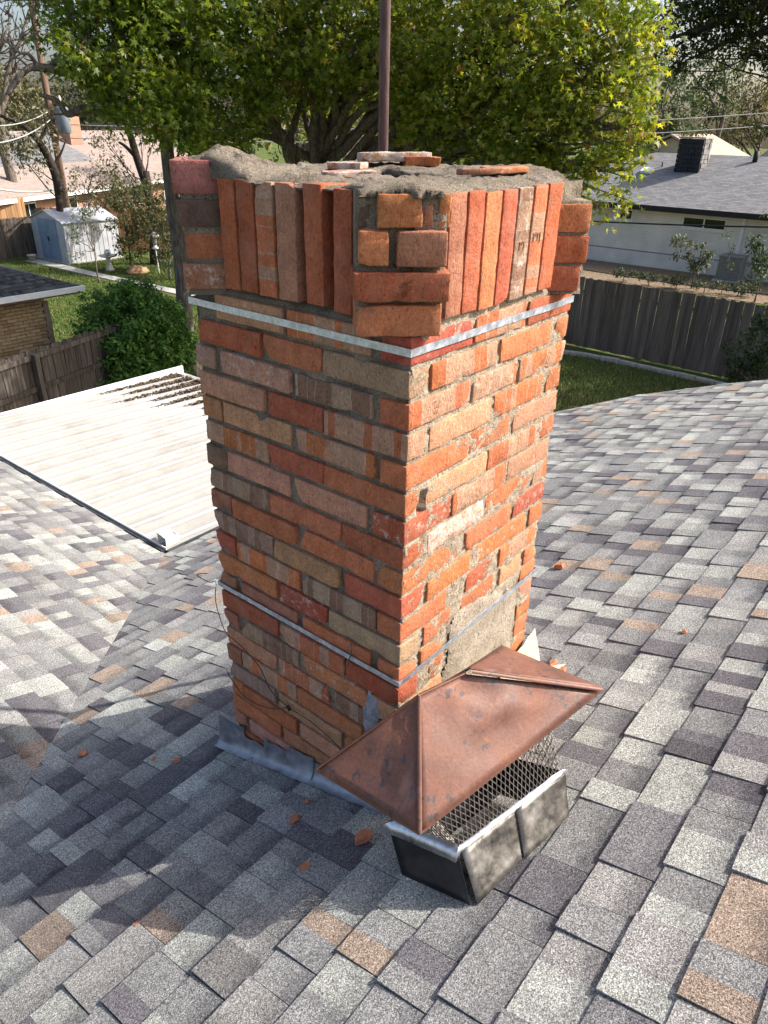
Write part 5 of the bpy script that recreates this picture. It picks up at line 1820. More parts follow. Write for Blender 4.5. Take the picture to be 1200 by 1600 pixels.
for s0, s1 in ((2.2, 3.4), (5.5, 7.0), (12.8, 14.0), (17.0, 18.5)):
    m_ = (s0 + s1) / 2
    wo = MB().box(pk_(m_, 0.57, -4.0), (s1 - s0, 0.06, 1.0), rotp).build('window', M['white_paint'], ph)
    for k_ in (-1, 1):
        MB().box(pk_(m_ + k_ * (s1 - s0) * 0.24, 0.53, -4.0), ((s1 - s0) * 0.42, 0.02, 0.86), rotp).build('pane', M['glass'], wo)
rsd = far_house('far_shed', 11.2, 13.4, 38.2, 40.2, GZ, -3.15, -2.35, M['white_paint'], simple('rusty_roof', (0.28, 0.13, 0.09), (0.36, 0.19, 0.13), 5), 'small white outbuilding with a reddish roof at the far left edge', over=0.15)
th_ = thing('far_house', (58, 19.5, GZ), 'tan gabled house farther off, just behind the black stone chimney', 'house')
MB().prism([(55.4, 15.2, GZ), (55.4, 23.8, GZ), (55.4, 23.8, -2.0), (55.4, 19.5, -0.1), (55.4, 15.2, -2.0)], (0, 0, 0), (8, 0, 0)).build('wall', simple('tan_siding', (0.42, 0.33, 0.24), (0.5, 0.4, 0.3), 3), th_)
for ya in (14.7, 24.3):
    MB().prism([(55.0, ya, -2.15), (64.0, ya, -2.15), (64.0, 19.5, 0.0), (55.0, 19.5, 0.0)], (0, 0, 0), (0, 0, 0.12)).build('roof', simple('tan_roof', (0.30, 0.24, 0.19), (0.38, 0.31, 0.25), 6), th_)
far_house('far_house', 55.5, 65.0, 0.0, 13.6, GZ, -1.7, 4.6, simple('pink_siding', (0.46, 0.28, 0.23), (0.52, 0.33, 0.27), 3), M['roof_pink'], 'pink roofed house at the far right edge behind the grey roof', 'y')

# ================================================================== trees, shrubs, wires
_ang = [270, 232, 205, 178, 152, 121, 90, 59, 28, 2, -25, -52]
_rad = [0.30, 0.28, 0.66, 0.30, 0.92, 0.36, 1.0, 0.36, 0.92, 0.30, 0.66, 0.28]
LEAF_STAR = np.array([[0, 0.05, 0.02]] + [[math.cos(rad(a)) * r, math.sin(rad(a)) * r, -0.16 * r * r] for a, r in zip(_ang, _rad)], dtype=np.float32)
F_STAR = np.array([[0, 1 + i, 1 + (i + 1) % 12] for i in range(12)], dtype=np.int32)
LEAF_OVAL = np.array([[0, -1, 0], [0.42, -0.1, 0.08], [0, 1, -0.12], [-0.42, -0.1, 0.08]], dtype=np.float32)
F_OVAL = np.array([[0, 1, 2], [0, 2, 3]], dtype=np.int32)

def leaf_mesh(name, C, spread, per, size, pal, seed, star=True, droop=0.5, up=0.6):
    """clusters C (n,3); `per` leaves each, scattered by `spread`; returns a mesh with one colour per leaf"""
    rs_ = np.random.RandomState(seed)
    C = np.asarray(C, dtype=np.float32)
    n = len(C) * per
    ctr = np.repeat(C, per, axis=0)
    d = rs_.normal(size=(n, 3)).astype(np.float32)
    d /= np.linalg.norm(d, axis=1, keepdims=True)
    P = ctr + d * (spread * rs_.rand(n, 1) ** 0.6).astype(np.float32) * np.array([1, 1, 0.8], dtype=np.float32)
    # local frame: leaf normal leans up and out, tip leans down
    nr = d * 0.7 + rs_.normal(size=(n, 3)) * 0.55 + np.array([0, 0, up])
    nr /= np.linalg.norm(nr, axis=1, keepdims=True)
    tp = d * 0.5 + rs_.normal(size=(n, 3)) * 0.6 + np.array([0, 0, -droop * 1.6])
    tp -= nr * (tp * nr).sum(1, keepdims=True)
    tp /= np.linalg.norm(tp, axis=1, keepdims=True) + 1e-9
    sd = np.cross(tp, nr)
    T, F = (LEAF_STAR, F_STAR) if star else (LEAF_OVAL, F_OVAL)
    sz = (size * rs_.uniform(0.5, 1.25, (n, 1, 1))).astype(np.float32)
    V = P[:, None, :] + sz * (T[None, :, 0:1] * sd[:, None, :] + T[None, :, 1:2] * tp[:, None, :] + T[None, :, 2:3] * nr[:, None, :])
    k = len(T)
    Fa = (F[None] + (np.arange(n) * k)[:, None, None]).reshape(-1, 3)
    pal_c = np.array([p[0] for p in pal]); pal_w = np.array([p[1] for p in pal], dtype=float)
    # tone drifts between clusters and a little inside one
    cl_i = rs_.choice(len(pal), size=len(C), p=pal_w / pal_w.sum())
    li = np.where(rs_.rand(n) < 0.55, np.repeat(cl_i, per), rs_.choice(len(pal), size=n, p=pal_w / pal_w.sum()))
    col = pal_c[li] * rs_.uniform(0.75, 1.25, (n, 1))
    colv = np.concatenate([np.repeat(col, k, axis=0), np.ones((n * k, 1))], axis=1)
    return V.reshape(-1, 3), Fa, colv

def bez(a, b, bow, n, rng, jit):
    a, b = Vector(a), Vector(b)
    L = (b - a).length
    pts = []
    for i in range(n + 1):
        t = i / n
        p = a.lerp(b, t) + Vector((0, 0, bow * L * math.sin(math.pi * t)))
        if 0 < i < n:
            p += Vector((rng.uniform(-1, 1), rng.uniform(-1, 1), rng.uniform(-1, 1))) * jit * L
        pts.append(p)
    return pts

def tree(name, base, top, r0, lobes, pal, label, seed, per=16, spread=0.3, leaf=0.085, dens=60, star=True, limb_r=0.11, mat='leaf', bark='bark', cat='tree', group=None, extra=None, shell=0.55, twigs=5, droop=0.5):
    """lobes: (centre, (rx, ry, rz)); the trunk goes base -> top, limbs run to the lobes"""
    rng = random.Random(seed)
    nrs = np.random.RandomState(seed)
    base, top = Vector(base), Vector(top)
    t = thing(name, base, label, cat, group)
    tr = MB()
    pts = bez(base, top, 0.0, 6, rng, 0.012)
    rr = [r0 * (1.25 if i == 0 else 1 - 0.5 * i / 6) for i in range(7)]
    tr.tube(pts, rr, 12)
    tr.build('trunk', M[bark], t, True)
    lm = MB()
    C = []
    for c, rv in lobes:
        c = Vector(c)
        st = pts[rng.choice((4, 5, 6))]
        lp = bez(st, c, 0.06, 6, rng, 0.035)
        lm.tube(lp, [limb_r * (1 - 0.75 * i / 6) for i in range(7)], 7)
        n = int(dens * (rv[0] * rv[1] * rv[2]) ** (2 / 3))
        d = nrs.normal(size=(n, 3)); d /= np.linalg.norm(d, axis=1, keepdims=True)
        rad_ = (shell + (1.02 - shell) * nrs.rand(n, 1) ** 0.7) * (0.82 + 0.25 * nrs.rand(n, 1))
        P = np.array(c) + d * rad_ * np.array(rv)
        C.append(P)
        for i in range(min(n, twigs)):
            q = Vector(P[i])
            tp = bez(lp[rng.choice((3, 4, 5))], q, 0.05, 4, rng, 0.06)
            lm.tube(tp, [limb_r * 0.3 * (1 - 0.8 * k / 4) for k in range(5)], 5)
    if extra:
        extra(lm, rng)
    lm.build('branches', M[bark], t, True)
    C = np.concatenate(C)
    V, F, col = leaf_mesh('crown', C, spread, per, leaf, pal, seed, star, droop)
    o = np.array(base)
    me = np_mesh('crown', V - o, F, {'Col': col})
    cr = link('crown', me, M[mat], t, base)
    cr['kind'] = 'stuff'
    return t

def lobe(px, py, dist, rpx, sy=1.0, depth=1.0):
    c = at(px, py, dist)
    r = rpx * dist / FPX * 1.02
    return (c, (r * depth, r * depth, r * sy))

SWEET = [((0.12, 0.175, 0.022), 4), ((0.19, 0.245, 0.030), 5), ((0.29, 0.315, 0.045), 4), ((0.38, 0.34, 0.06), 2.4), ((0.33, 0.25, 0.05), 0.5), ((0.24, 0.11, 0.04), 0.25)]
SWEET_D = [((0.11, 0.165, 0.022), 5), ((0.165, 0.225, 0.030), 5), ((0.24, 0.285, 0.042), 3), ((0.19, 0.19, 0.035), 0.6), ((0.35, 0.27, 0.05), 0.15)]
# left sweetgum: trunk seen beside the chimney
def left_limb(lm, rng):
    def run(pp, r0, r1):
        P = [at(x, y, d) for x, y, d in pp]
        P = wire(P, 0, '')
        n = len(P)
        lm.tube(P, [r0 + (r1 - r0) * i / (n - 1) for i in range(n)], 8)
    run([(268, 190, 16), (235, 172, 15.3), (190, 162, 15), (150, 138, 14.6), (112, 116, 14.4), (60, 105, 14.2), (38, 112, 14.1), (12, 148, 14)], 0.13, 0.03)
    run([(190, 162, 15), (165, 174, 14.8), (130, 170, 14.6), (105, 178, 14.5), (90, 158, 14.4), (62, 148, 14.3)], 0.09, 0.03)
    run([(104, 112, 14.4), (104, 85, 14.4), (98, 60, 14.5), (110, 20, 14.6)], 0.07, 0.03)
    run([(75, 107, 14.3), (90, 92, 14.3), (98, 78, 14.4)], 0.05, 0.02)
    run([(60, 105, 14.2), (45, 85, 14.2), (30, 82, 14.2), (5, 60, 14.2)], 0.035, 0.01)
    run([(38, 112, 14.1), (20, 125, 14.1), (22, 145, 14)], 0.03, 0.012)
    run([(62, 60, 14.3), (50, 30, 14.3), (60, 0, 14.3)], 0.02, 0.008)
    run([(45, 105, 14.2), (25, 90, 14.2), (8, 100, 14.2)], 0.018, 0.006)
    run([(105, 178, 14.5), (80, 180, 14.5), (56, 190, 14.4)], 0.02, 0.006)
    for k in range(26):
        x, y = rng.uniform(0, 110), rng.uniform(10, 150)
        run([(x, y, 14.3), (x + rng.uniform(-25, 25), y - rng.uniform(5, 25), 14.3), (x + rng.uniform(-35, 35), y - rng.uniform(15, 50), 14.4)], 0.012, 0.003)
L1 = [lobe(150, 20, 15, 75), lobe(215, 75, 14.5, 95), lobe(200, 145, 14.2, 55), lobe(255, 170, 14.2, 62), lobe(330, 60, 15, 110), lobe(330, 165, 15.5, 75), lobe(250, 0, 15.5, 110), lobe(410, 20, 16, 110), lobe(290, 215, 14.6, 38),
      lobe(130, -90, 15, 110), lobe(300, -130, 15.5, 150), lobe(120, 85, 14, 40)]
tree('sweetgum_tree', (8.7, 12.8, GZ), (8.62, 12.75, 2.6), 0.19, L1, SWEET_D, 'green sweetgum with a straight grey trunk just left of the chimney', 71, per=19, dens=84, spread=0.31, leaf=0.083, group='sweetgum trees behind the chimney', extra=left_limb, twigs=7)
# right sweetgum behind the chimney
def mid_limbs(lm, rng):
    def run(pp, r0, r1):
        P = wire([at(x, y, d) for x, y, d in pp], 0, '')
        n = len(P)
        lm.tube(P, [r0 + (r1 - r0) * i / (n - 1) for i in range(n)], 8)
    run([(470, 262, 17.5), (440, 210, 17.3), (405, 190, 17), (385, 160, 16.8), (372, 60, 16.5)], 0.14, 0.04)
    run([(540, 262, 17), (560, 236, 16.8), (600, 215, 16.4), (650, 200, 16), (720, 170, 15.5)], 0.13, 0.05)
    run([(500, 262, 17.3), (520, 180, 17), (548, 130, 16.6), (575, 100, 16.2), (560, 30, 16)], 0.10, 0.03)
    run([(515, 190, 17), (555, 155, 16.6), (600, 130, 16.2)], 0.08, 0.03)
    run([(452, 225, 17.3), (470, 160, 17.2), (500, 90, 17)], 0.10, 0.03)
    for k in range(40):
        x, y = rng.uniform(400, 680), rng.uniform(90, 240)
        run([(x, y, 16.6), (x + rng.uniform(-22, 22), y + rng.uniform(-5, 25), 16.5), (x + rng.uniform(-35, 35), y + rng.uniform(5, 45), 16.4)], 0.012, 0.003)
L2 = [lobe(505, 30, 16.5, 95), lobe(600, 20, 16, 100), lobe(455, 110, 17.5, 62), lobe(560, 115, 17.5, 45), lobe(690, 60, 15, 115), lobe(690, 170, 15, 72), lobe(790, 110, 14, 110), lobe(760, 205, 14.5, 70), lobe(830, 215, 14, 72),
      lobe(860, 40, 14, 110), lobe(920, 120, 13.6, 85), lobe(955, 195, 13.4, 58), lobe(900, 240, 13.6, 52), lobe(880, 290, 13.6, 40), lobe(945, 318, 13.2, 32, 0.7), lobe(985, 60, 13.6, 50), lobe(1000, 120, 13.4, 32), lobe(1000, 205, 13.2, 26), lobe(975, 265, 13.2, 25),
      lobe(640, 235, 16, 40), lobe(930, -20, 14, 90), lobe(560, -110, 16.5, 150), lobe(800, -120, 15, 160), lobe(720, 245, 15, 40), lobe(500, 190, 18.5, 40), lobe(600, 185, 18.5, 36), lobe(560, 60, 14.6, 70), lobe(640, 120, 14.6, 52), lobe(470, 60, 15, 66), lobe(400, 130, 15.2, 52), lobe(505, 135, 15.4, 30), lobe(640, 60, 14.4, 60), lobe(345, 215, 15.4, 36)]
tree('sweetgum_tree', (11.3, 11.5, GZ), tuple(at(500, 252, 17.3)), 0.30, L2, SWEET, 'broad sunlit sweetgum spreading behind the chimney to the right, yellowing leaves', 72, per=19, dens=86, spread=0.31, leaf=0.084, group='sweetgum trees behind the chimney', extra=mid_limbs, twigs=7)

# round clipped bush by the dark fence
SHRUB = [((0.06, 0.14, 0.02), 5), ((0.085, 0.185, 0.028), 5), ((0.14, 0.25, 0.04), 2)]
tree('round_bush', (7.3, 12.95, GZ), (7.3, 12.95, GZ + 1.0), 0.07, [((7.35, 12.95, GZ + 1.22), (1.15, 1.15, 1.15)), ((7.1, 12.9, GZ + 0.85), (1.10, 1.10, 0.95)), ((7.8, 12.75, GZ + 1.1), (0.8, 0.8, 1.0)), ((7.5, 12.9, GZ + 1.85), (0.62, 0.62, 0.60))],
     SHRUB, 'big round glossy green bush between the dark fence and the patio cover', 73, per=40, dens=300, spread=0.17, leaf=0.055, star=False, limb_r=0.04, mat='leaf_shrub', cat='bush', shell=0.8, droop=0.1)
BR_G = [((0.08, 0.095, 0.03), 4), ((0.12, 0.11, 0.045), 3), ((0.055, 0.075, 0.022), 3), ((0.20, 0.13, 0.06), 1)]
DARK = [((0.022, 0.042, 0.012), 5), ((0.035, 0.06, 0.016), 4), ((0.05, 0.075, 0.02), 1)]
OLIVE = [((0.13, 0.125, 0.06), 4), ((0.17, 0.155, 0.08), 3), ((0.09, 0.10, 0.045), 3), ((0.22, 0.18, 0.10), 1)]
FARG = [((0.045, 0.07, 0.025), 4), ((0.07, 0.095, 0.035), 4), ((0.10, 0.12, 0.045), 2)]
TAN = [((0.20, 0.155, 0.085), 5), ((0.26, 0.20, 0.115), 3), ((0.14, 0.12, 0.06), 3)]
YEL = [((0.16, 0.165, 0.04), 4), ((0.11, 0.125, 0.035), 4), ((0.24, 0.21, 0.06), 2)]
def bush(px, py, dist, specs, pal, label, seed, **kw):
    b = at(px, py, dist); b.z = GZ
    lob = [lobe(*s) for s in specs]
    zt = min(l[0].z for l in lob)
    return tree(kw.pop('name', 'shrub'), b, (b.x, b.y, zt), kw.pop('r0', 0.06), lob, pal, label, seed, star=False, cat=kw.pop('cat', 'shrub'), mat=kw.pop('mat', 'leaf_shrub'), limb_r=kw.pop('limb_r', 0.03), **kw)
bush(205, 412, 31.5, [(195, 345, 31.5, 32), (220, 320, 31.8, 36), (190, 300, 32, 28), (235, 355, 31.5, 28), (205, 380, 31.3, 26)], BR_G, 'tall brownish shrub behind the birdbath against the cedar fence', 81, per=20, dens=60, spread=0.25, leaf=0.07)
bush(265, 425, 29.5, [(262, 398, 29.5, 22), (280, 390, 29.6, 24), (250, 345, 31, 34), (275, 310, 31.5, 34), (290, 350, 30, 26)], BR_G, 'shrub close to the sweetgum trunk behind the bird feeder', 82, per=20, dens=60, spread=0.25, leaf=0.07)
bush(275, 430, 28, [(268, 408, 28, 18, 0.8), (288, 412, 27.6, 16, 0.8)], DARK, 'low dark shrub right of the bird feeder pole', 83, per=22, dens=70, spread=0.2, leaf=0.06)
bush(150, 412, 29.6, [(130, 350, 29.6, 20), (148, 345, 29.6, 17), (118, 372, 29.5, 10), (140, 330, 29.6, 13), (118, 395, 29.4, 14)], [((0.12, 0.15, 0.06), 4), ((0.17, 0.19, 0.09), 2), ((0.08, 0.11, 0.04), 3)], 'thin leaved rose bush in front of the shed', 84, per=12, dens=40, spread=0.2, leaf=0.06, droop=0.2, r0=0.035, limb_r=0.02)
bush(1085, 428, 31, [(1065, 375, 31, 12), (1078, 390, 31, 13), (1092, 402, 31, 16), (1105, 392, 31, 11), (1060, 400, 30.8, 8), (1090, 420, 30.8, 14)], [((0.08, 0.10, 0.05), 4), ((0.12, 0.13, 0.07), 3), ((0.06, 0.075, 0.035), 3)], 'spindly sapling left of the air conditioner by the white wall', 85, per=14, dens=64, spread=0.2, leaf=0.085, r0=0.03, limb_r=0.02)
bush(1188, 435, 29.5, [(1182, 372, 29.5, 10), (1186, 392, 29.5, 14), (1190, 412, 29.4, 17), (1180, 428, 29.3, 16)], DARK + [((0.07, 0.10, 0.03), 3)], 'narrow dark shrub right of the air conditioner', 86, per=18, dens=80, spread=0.22, leaf=0.07, r0=0.03, limb_r=0.02)
bush(1140, 402, 30.6, [(1140, 372, 30.6, 6), (1141, 390, 30.6, 7), (1140, 415, 30.4, 7)], FARG, 'thin vine rising over the air conditioner', 87, per=12, dens=80, spread=0.15, leaf=0.06, r0=0.015, limb_r=0.01)
def gdist(px, py):
    d = _CM @ Vector(((px - 600) / FPX, -(py - 800) / FPX, -1.0))
    k = (GZ - _CP.z) / d.z
    return math.hypot(d.x, d.y) * k
for i, (px, py, rp, lab) in enumerate(((975, 430, 13, 'low ivy clump above the grey fence, leftmost'), (1015, 436, 14, 'low ivy clump above the grey fence, second from the left'), (1058, 441, 15, 'low ivy clump above the grey fence, below the sapling'), (1102, 447, 15, 'low ivy clump above the grey fence, below the air conditioner'), (1155, 452, 18, 'largest ivy clump above the grey fence, at the right edge'))):
    gd = gdist(px, py) - 1.5
    bush(px, py, gd, [(px, py - 3, gd, rp, 0.45), (px + 17, py - 1, gd, rp * 0.8, 0.45), (px - 15, py - 2, gd, rp * 0.8, 0.45)], FARG + DARK, lab, 90 + i, per=18, dens=110, spread=0.16, leaf=0.055, group='ivy clumps above the grey fence', name='ivy_clump', cat='ivy', r0=0.02, limb_r=0.012)
bush(1185, 592, 17.0, [(1165, 565, 17, 32), (1195, 535, 17, 36), (1220, 560, 17, 40), (1145, 580, 16.9, 20), (1205, 500, 17.2, 20)], DARK, 'dense dark bush at the right edge in front of the grey fence', 96, per=24, dens=110, spread=0.18, leaf=0.05)

# dark tree reaching in at the upper right
tb_ = at(1330, 450, 27); tb_.z = GZ
def dark_limb(lm, rng):
    def run(pp, r0, r1):
        P = wire([at(x, y, d) for x, y, d in pp], 0, '')
        n = len(P)
        lm.tube(P, [r0 + (r1 - r0) * i / (n - 1) for i in range(n)], 7)
    run([(1290, -40, 26), (1210, 0, 25), (1150, 20, 24.5), (1110, 40, 24.3), (1065, 55, 24), (1030, 62, 24)], 0.16, 0.03)
    run([(1110, 40, 24.3), (1060, 70, 24.2), (1035, 90, 24.2)], 0.05, 0.02)
    run([(1200, 50, 25), (1150, 60, 24.6), (1105, 80, 24.4), (1070, 95, 24.2)], 0.07, 0.02)
    run([(1200, 5, 25), (1190, 30, 25), (1185, 60, 25)], 0.03, 0.01)
tree('overhanging_tree', tb_, (tb_.x, tb_.y, 1.5), 0.35, [lobe(1050, 30, 24, 34, 0.9), lobe(1090, 20, 24.3, 36), lobe(1135, 15, 24.6, 38), lobe(1180, 5, 25, 34), lobe(1085, 75, 24.3, 26, 0.7), lobe(1130, 70, 24.5, 24, 0.7), lobe(1040, 85, 24, 20, 0.8), lobe(1180, 85, 25, 18), lobe(1055, 110, 24, 16, 0.7), lobe(1160, 45, 24.6, 22), lobe(1240, 40, 26, 60), lobe(1290, 110, 26, 70), lobe(1150, -70, 25, 90), lobe(1280, -60, 26, 110)],
     [((0.030, 0.042, 0.014), 5), ((0.045, 0.06, 0.018), 4), ((0.07, 0.075, 0.025), 2)], 'dark leafy branch of a tree reaching in at the upper right corner', 101, per=14, dens=95, spread=0.32, leaf=0.075, star=False, limb_r=0.045, bark='bark_dark', extra=dark_limb, shell=0.2, twigs=3)
tree('low_twig_tree', at(1400, 430, 26), at(1400, 330, 26), 0.2, [lobe(1190, 205, 24, 14), lobe(1180, 190, 24, 10), lobe(1196, 335, 22, 8, 0.6), lobe(1300, 200, 25, 60)], FARG, 'green twigs poking in at the right edge above the grey roof', 102, per=10, dens=70, spread=0.2, leaf=0.07, star=False, limb_r=0.05)

tree('shade_tree', (21.5, -4.0, GZ), (21.5, -4.0, -0.5), 0.3, [((21, -4, 1.0), (3.0, 3.2, 2.2)), ((19.5, -2.0, 0.6), (2.2, 2.2, 1.8)), ((23, -1.5, 1.5), (2.4, 2.4, 2.0)), ((17.5, -4.5, 0.2), (2.0, 2.0, 1.8)), ((20.5, 0.5, 1.0), (1.8, 1.8, 1.5))], DARK + FARG, 'leafy tree to the right that shades the lawn and the grey fence', 103, per=16, dens=40, spread=0.4, leaf=0.11, star=False)

# trees farther off, behind the houses
def far_tree(px, dist, specs, pal, label, seed, dens=34, per=14, leaf=0.20, spread=0.7, r0=0.3, **kw):
    b = at(px, 300, dist); b.z = GZ
    lob = [lobe(*s) for s in specs]
    zt = min(l[0].z for l in lob)
    return tree('distant_tree', b, (b.x, b.y, max(zt, GZ + 2.5)), r0, lob, pal, label, seed, star=False, mat='leaf_dry', limb_r=0.14, dens=dens, per=per, leaf=leaf, spread=spread, group='trees beyond the houses', **kw)
far_tree(1030, 62, [(1020, 190, 62, 42), (1050, 165, 62, 40), (1000, 230, 60, 30), (1065, 215, 62, 34), (1030, 140, 63, 28)], FARG, 'grey green far tree left of the black stone chimney', 111, dens=9)
far_tree(1105, 75, [(1100, 130, 75, 38), (1080, 115, 76, 30), (1130, 100, 76, 30), (1115, 160, 74, 32)], DARK + FARG, 'dark far tree right above the black stone chimney', 112, dens=8)
far_tree(1170, 84, [(1150, 160, 84, 44), (1180, 130, 84, 42), (1130, 200, 84, 34), (1190, 180, 84, 34), (1215, 150, 84, 40), (1125, 230, 82, 24), (1160, 205, 82, 22)], TAN + BR_G, 'tan autumn tree at the far right above the grey roof', 113, dens=6)
far_tree(985, 70, [(960, 180, 70, 40), (990, 200, 68, 36), (940, 220, 66, 34), (970, 245, 64, 26)], FARG, 'far green tree showing just past the sunlit sweetgum', 114, dens=8)
far_tree(340, 48, [(330, 200, 48, 36), (370, 215, 48, 30), (300, 225, 46, 26), (350, 170, 50, 40), (310, 150, 50, 40)], DARK + BR_G, 'dark tree seen low between the two sweetgum trunks, left one', 115, dens=12)
far_tree(470, 50, [(430, 200, 50, 40), (480, 215, 50, 36), (520, 190, 50, 40), (450, 140, 52, 44), (540, 130, 52, 40), (590, 160, 52, 40)], YEL, 'yellow green tree glowing behind the limbs of the sweetgum', 116, dens=11)
far_tree(640, 52, [(620, 215, 52, 34), (660, 225, 52, 30), (690, 200, 52, 34), (740, 210, 52, 36), (800, 220, 52, 36), (850, 240, 50, 30)], FARG + DARK, 'dark green far tree low behind the sunlit sweetgum', 117, dens=11)
far_tree(20, 66, [(10, 165, 66, 36), (45, 172, 66, 30), (75, 160, 68, 30), (-20, 150, 66, 40), (20, 140, 70, 26)], OLIVE, 'olive tree line behind the pinkish roof, at the far left', 118, dens=16)
far_tree(150, 68, [(120, 165, 68, 30), (155, 155, 68, 34), (190, 160, 68, 34), (230, 165, 68, 30), (140, 135, 70, 28)], OLIVE + FARG, 'olive tree behind the brick chimney of the pinkish roofed house', 119, dens=16)
# bare leaning tree and scrub in front of the pinkish house
def lean(lm, rng):
    def run(pp, r0, r1):
        r0, r1 = r0 * 0.75, r1 * 0.75
        P = wire([at(x, y, d) for x, y, d in pp], 0, '')
        n = len(P)
        lm.tube(P, [r0 + (r1 - r0) * i / (n - 1) for i in range(n)], 7)
    run([(233, 300, 34), (215, 250, 34), (205, 215, 34), (198, 190, 34), (200, 150, 34)], 0.24, 0.12)
    run([(212, 245, 34), (195, 228, 34), (185, 222, 34)], 0.12, 0.05)
bush(236, 330, 33, [(175, 235, 34, 22), (160, 215, 34, 18), (215, 185, 34, 26), (190, 265, 34, 16), (240, 215, 34, 18)], BR_G, 'dark leaning tree with a bare trunk in front of the pinkish roof', 121, name='leaning_tree', cat='tree', per=14, dens=30, spread=0.4, leaf=0.08, bark='bark_dark', extra=lean, r0=0.25, mat='leaf_dry')
def scrub(lm, rng):
    def run(pp, r0, r1):
        P = wire([at(x, y, d) for x, y, d in pp], 0, '')
        n = len(P)
        lm.tube(P, [r0 + (r1 - r0) * i / (n - 1) for i in range(n)], 7)
    run([(95, 300, 35), (82, 260, 35), (60, 220, 35), (35, 195, 35), (0, 180, 35)], 0.20, 0.07)
    run([(60, 220, 35), (72, 200, 35), (66, 170, 35)], 0.08, 0.03)
    run([(82, 260, 35), (95, 240, 35), (104, 215, 35)], 0.07, 0.02)
bush(96, 340, 35, [(30, 205, 35, 26), (60, 225, 35, 24), (20, 240, 35, 22), (75, 190, 35, 18), (50, 262, 35, 18), (5, 215, 35, 24)], OLIVE, 'thin brown leaved tree by the utility pole at far left', 122, name='thin_tree', cat='tree', per=14, dens=32, spread=0.5, leaf=0.09, bark='bark_dark', extra=scrub, r0=0.2, mat='leaf_dry')
bush(140, 345, 36, [(130, 285, 34, 22), (155, 300, 34, 22), (115, 310, 34, 16), (170, 280, 34, 20), (145, 322, 33.5, 18), (185, 305, 34, 18), (150, 268, 34, 18)], TAN + OLIVE, 'pale olive shrub behind the shed roof', 123, per=16, dens=34, spread=0.35, leaf=0.07, mat='leaf_dry')
far_tree(20, 45, [(15, 40, 45, 34), (45, 15, 45, 30), (-15, 90, 45, 34), (30, 95, 45, 18)], [((0.10, 0.085, 0.05), 4), ((0.13, 0.11, 0.06), 2)], 'nearly bare tree against the white sky at the upper left', 124, dens=12, per=9, leaf=0.10, spread=0.8, twigs=14)

# ------------------------------------------------------------------ utility pole and overhead lines
pb = at(104, 322, 37.0); pb.z = GZ
M['pole_wood'] = simple('pole_wood', (0.10, 0.06, 0.04), (0.17, 0.11, 0.075), 6, 0.9, stretch=(1, 1, 0.1))
up = thing('utility_pole', pb, 'brown wooden utility pole with a grey transformer behind the shed', 'utility pole')
MB().tube([pb, pb + Vector((0, 0, 10.2))], [0.16, 0.11], 10).build('pole', M['pole_wood'], up, True)
side = (_CM @ Vector((1, 0, 0))); side.z = 0; side.normalize()
zt_ = 9.4
MB().box(pb + Vector((0, 0, zt_)), (2.2, 0.1, 0.12), Matrix.Rotation(math.atan2(side.y, side.x), 3, 'Z')).build('crossarm', M['pole_wood'], up)
tc = pb + side * 0.48 + Vector((0, 0, 4.75))
M['transformer'] = simple('transformer_grey', (0.13, 0.16, 0.19), (0.18, 0.21, 0.24), 4, 0.5)
MB().lathe([(0.20, 0), (0.26, 0.05), (0.27, 0.9), (0.24, 0.98), (0.1, 1.02)], tc, 14).build('transformer', M['transformer'], up, True)
MB().lathe([(0.05, 0), (0.08, 0.1), (0.05, 0.2), (0.07, 0.3), (0.03, 0.4)], tc + Vector((0.0, 0.0, 1.0)), 8).build('insulator', M['bath'], up, True)
MB().box(pb + side * 0.2 + Vector((0, 0, 5.3)), (0.45, 0.08, 0.1), Matrix.Rotation(math.atan2(side.y, side.x), 3, 'Z')).build('bracket', M['transformer'], up)
M['cable_grey'] = simple('aluminium_cable', (0.30, 0.30, 0.29), (0.42, 0.42, 0.40), 5, 0.5)
def span(a, b, r, sag, mat, label):
    a, b = Vector(a), Vector(b)
    pts = [a.lerp(b, i / 20) + Vector((0, 0, -sag * 4 * (i / 20) * (1 - i / 20))) for i in range(21)]
    tag(MB().tube(pts, r, 6).build('overhead_wire', mat, smooth=True), label, 'wire', 'overhead wires')
pt = lambda z: pb + Vector((0, 0, z))
span(pt(5.6), at(-60, 190, 30), 0.02, 0.3, M['cable_grey'], 'upper pale wire leaving the utility pole to the left')
span(pt(5.3), at(-60, 225, 26), 0.02, 0.3, M['cable_grey'], 'lower pale wire leaving the utility pole to the left')
span(pt(2.7), at(-80, 275, 26), 0.035, 0.3, M['cable_grey'], 'thick pale cable sagging left from the middle of the utility pole')
span(pt(5.1), at(1300, 168, 48), 0.018, 0.5, M['cable_grey'], 'upper thin wire crossing from the utility pole to the right edge')
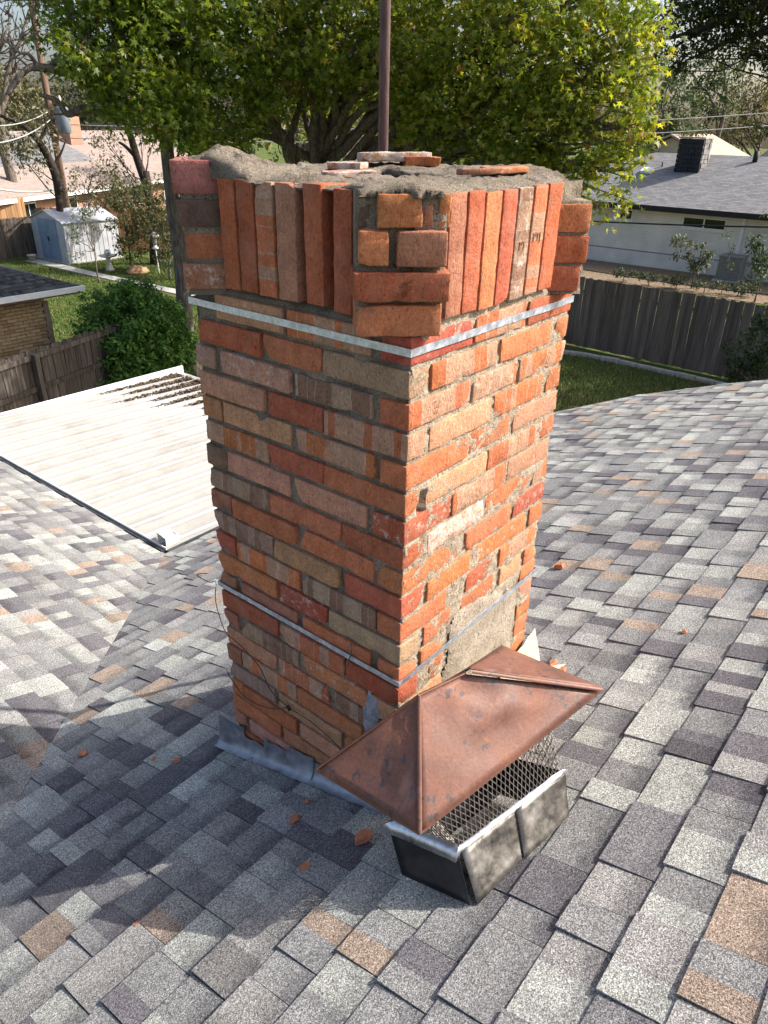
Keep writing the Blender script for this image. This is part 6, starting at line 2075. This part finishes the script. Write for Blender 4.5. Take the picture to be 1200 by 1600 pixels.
span(pt(4.6), at(1300, 188, 48), 0.018, 0.5, M['cable_grey'], 'lower thin wire crossing from the utility pole to the right edge')
span(at(880, 343, 24), at(1320, 356, 22), 0.024, 0.05, M['wire'], 'black cable stretched across in front of the white house')
span(at(880, 415, 21), at(1320, 470, 20), 0.012, 0.1, M['wire'], 'thin dark line running just above the grey fence')

# ------------------------------------------------------------------ grass blades on the lawns in view
def lawn(regions, n, seed, pr=(.4, .35, .17, .08), lab='short patchy green grass of the lawn by the shed'):
    rs_ = np.random.RandomState(seed)
    P = []
    for x0, x1, y0, y1, k in regions:
        m = int(n * k)
        P.append(np.stack([rs_.uniform(x0, x1, m), rs_.uniform(y0, y1, m), np.full(m, GZ)], 1))
    P = np.concatenate(P)
    m = len(P)
    a = rs_.uniform(0, 6.283, m); h = rs_.uniform(0.03, 0.085, m); w = rs_.uniform(0.006, 0.014, m)
    dx, dy = np.cos(a), np.sin(a)
    le = rs_.uniform(0.0, 0.05, m)
    V = np.empty((m, 3, 3), dtype=np.float32)
    V[:, 0] = P + np.stack([dx * w, dy * w, np.zeros(m)], 1)
    V[:, 1] = P - np.stack([dx * w, dy * w, np.zeros(m)], 1)
    V[:, 2] = P + np.stack([-dy * le, dx * le, h], 1)
    c = np.array([[0.06, 0.11, 0.02], [0.09, 0.14, 0.03], [0.14, 0.15, 0.05], [0.22, 0.18, 0.08]])[rs_.choice(4, m, p=list(pr))] * rs_.uniform(.7, 1.3, (m, 1))
    col = np.concatenate([np.repeat(c, 3, 0), np.ones((m * 3, 1))], 1)
    me = np_mesh('grass', V.reshape(-1, 3), np.arange(m * 3, dtype=np.int32).reshape(-1, 3), {'Col': col})
    o = link('grass', me, M['blade'])
    tag(o, lab, 'grass', kind='stuff')
lawn([(7.5, 14.0, 15.0, 31.0, 0.40), (14.8, 18.0, 21.0, 29.0, 0.18)], 150000, 5)
lawn([(10.0, 17.2, 2.0, 9.5, 0.42)], 150000, 6, (.22, .26, .28, .24), 'thin brownish grass of the lawn below the grey fence')
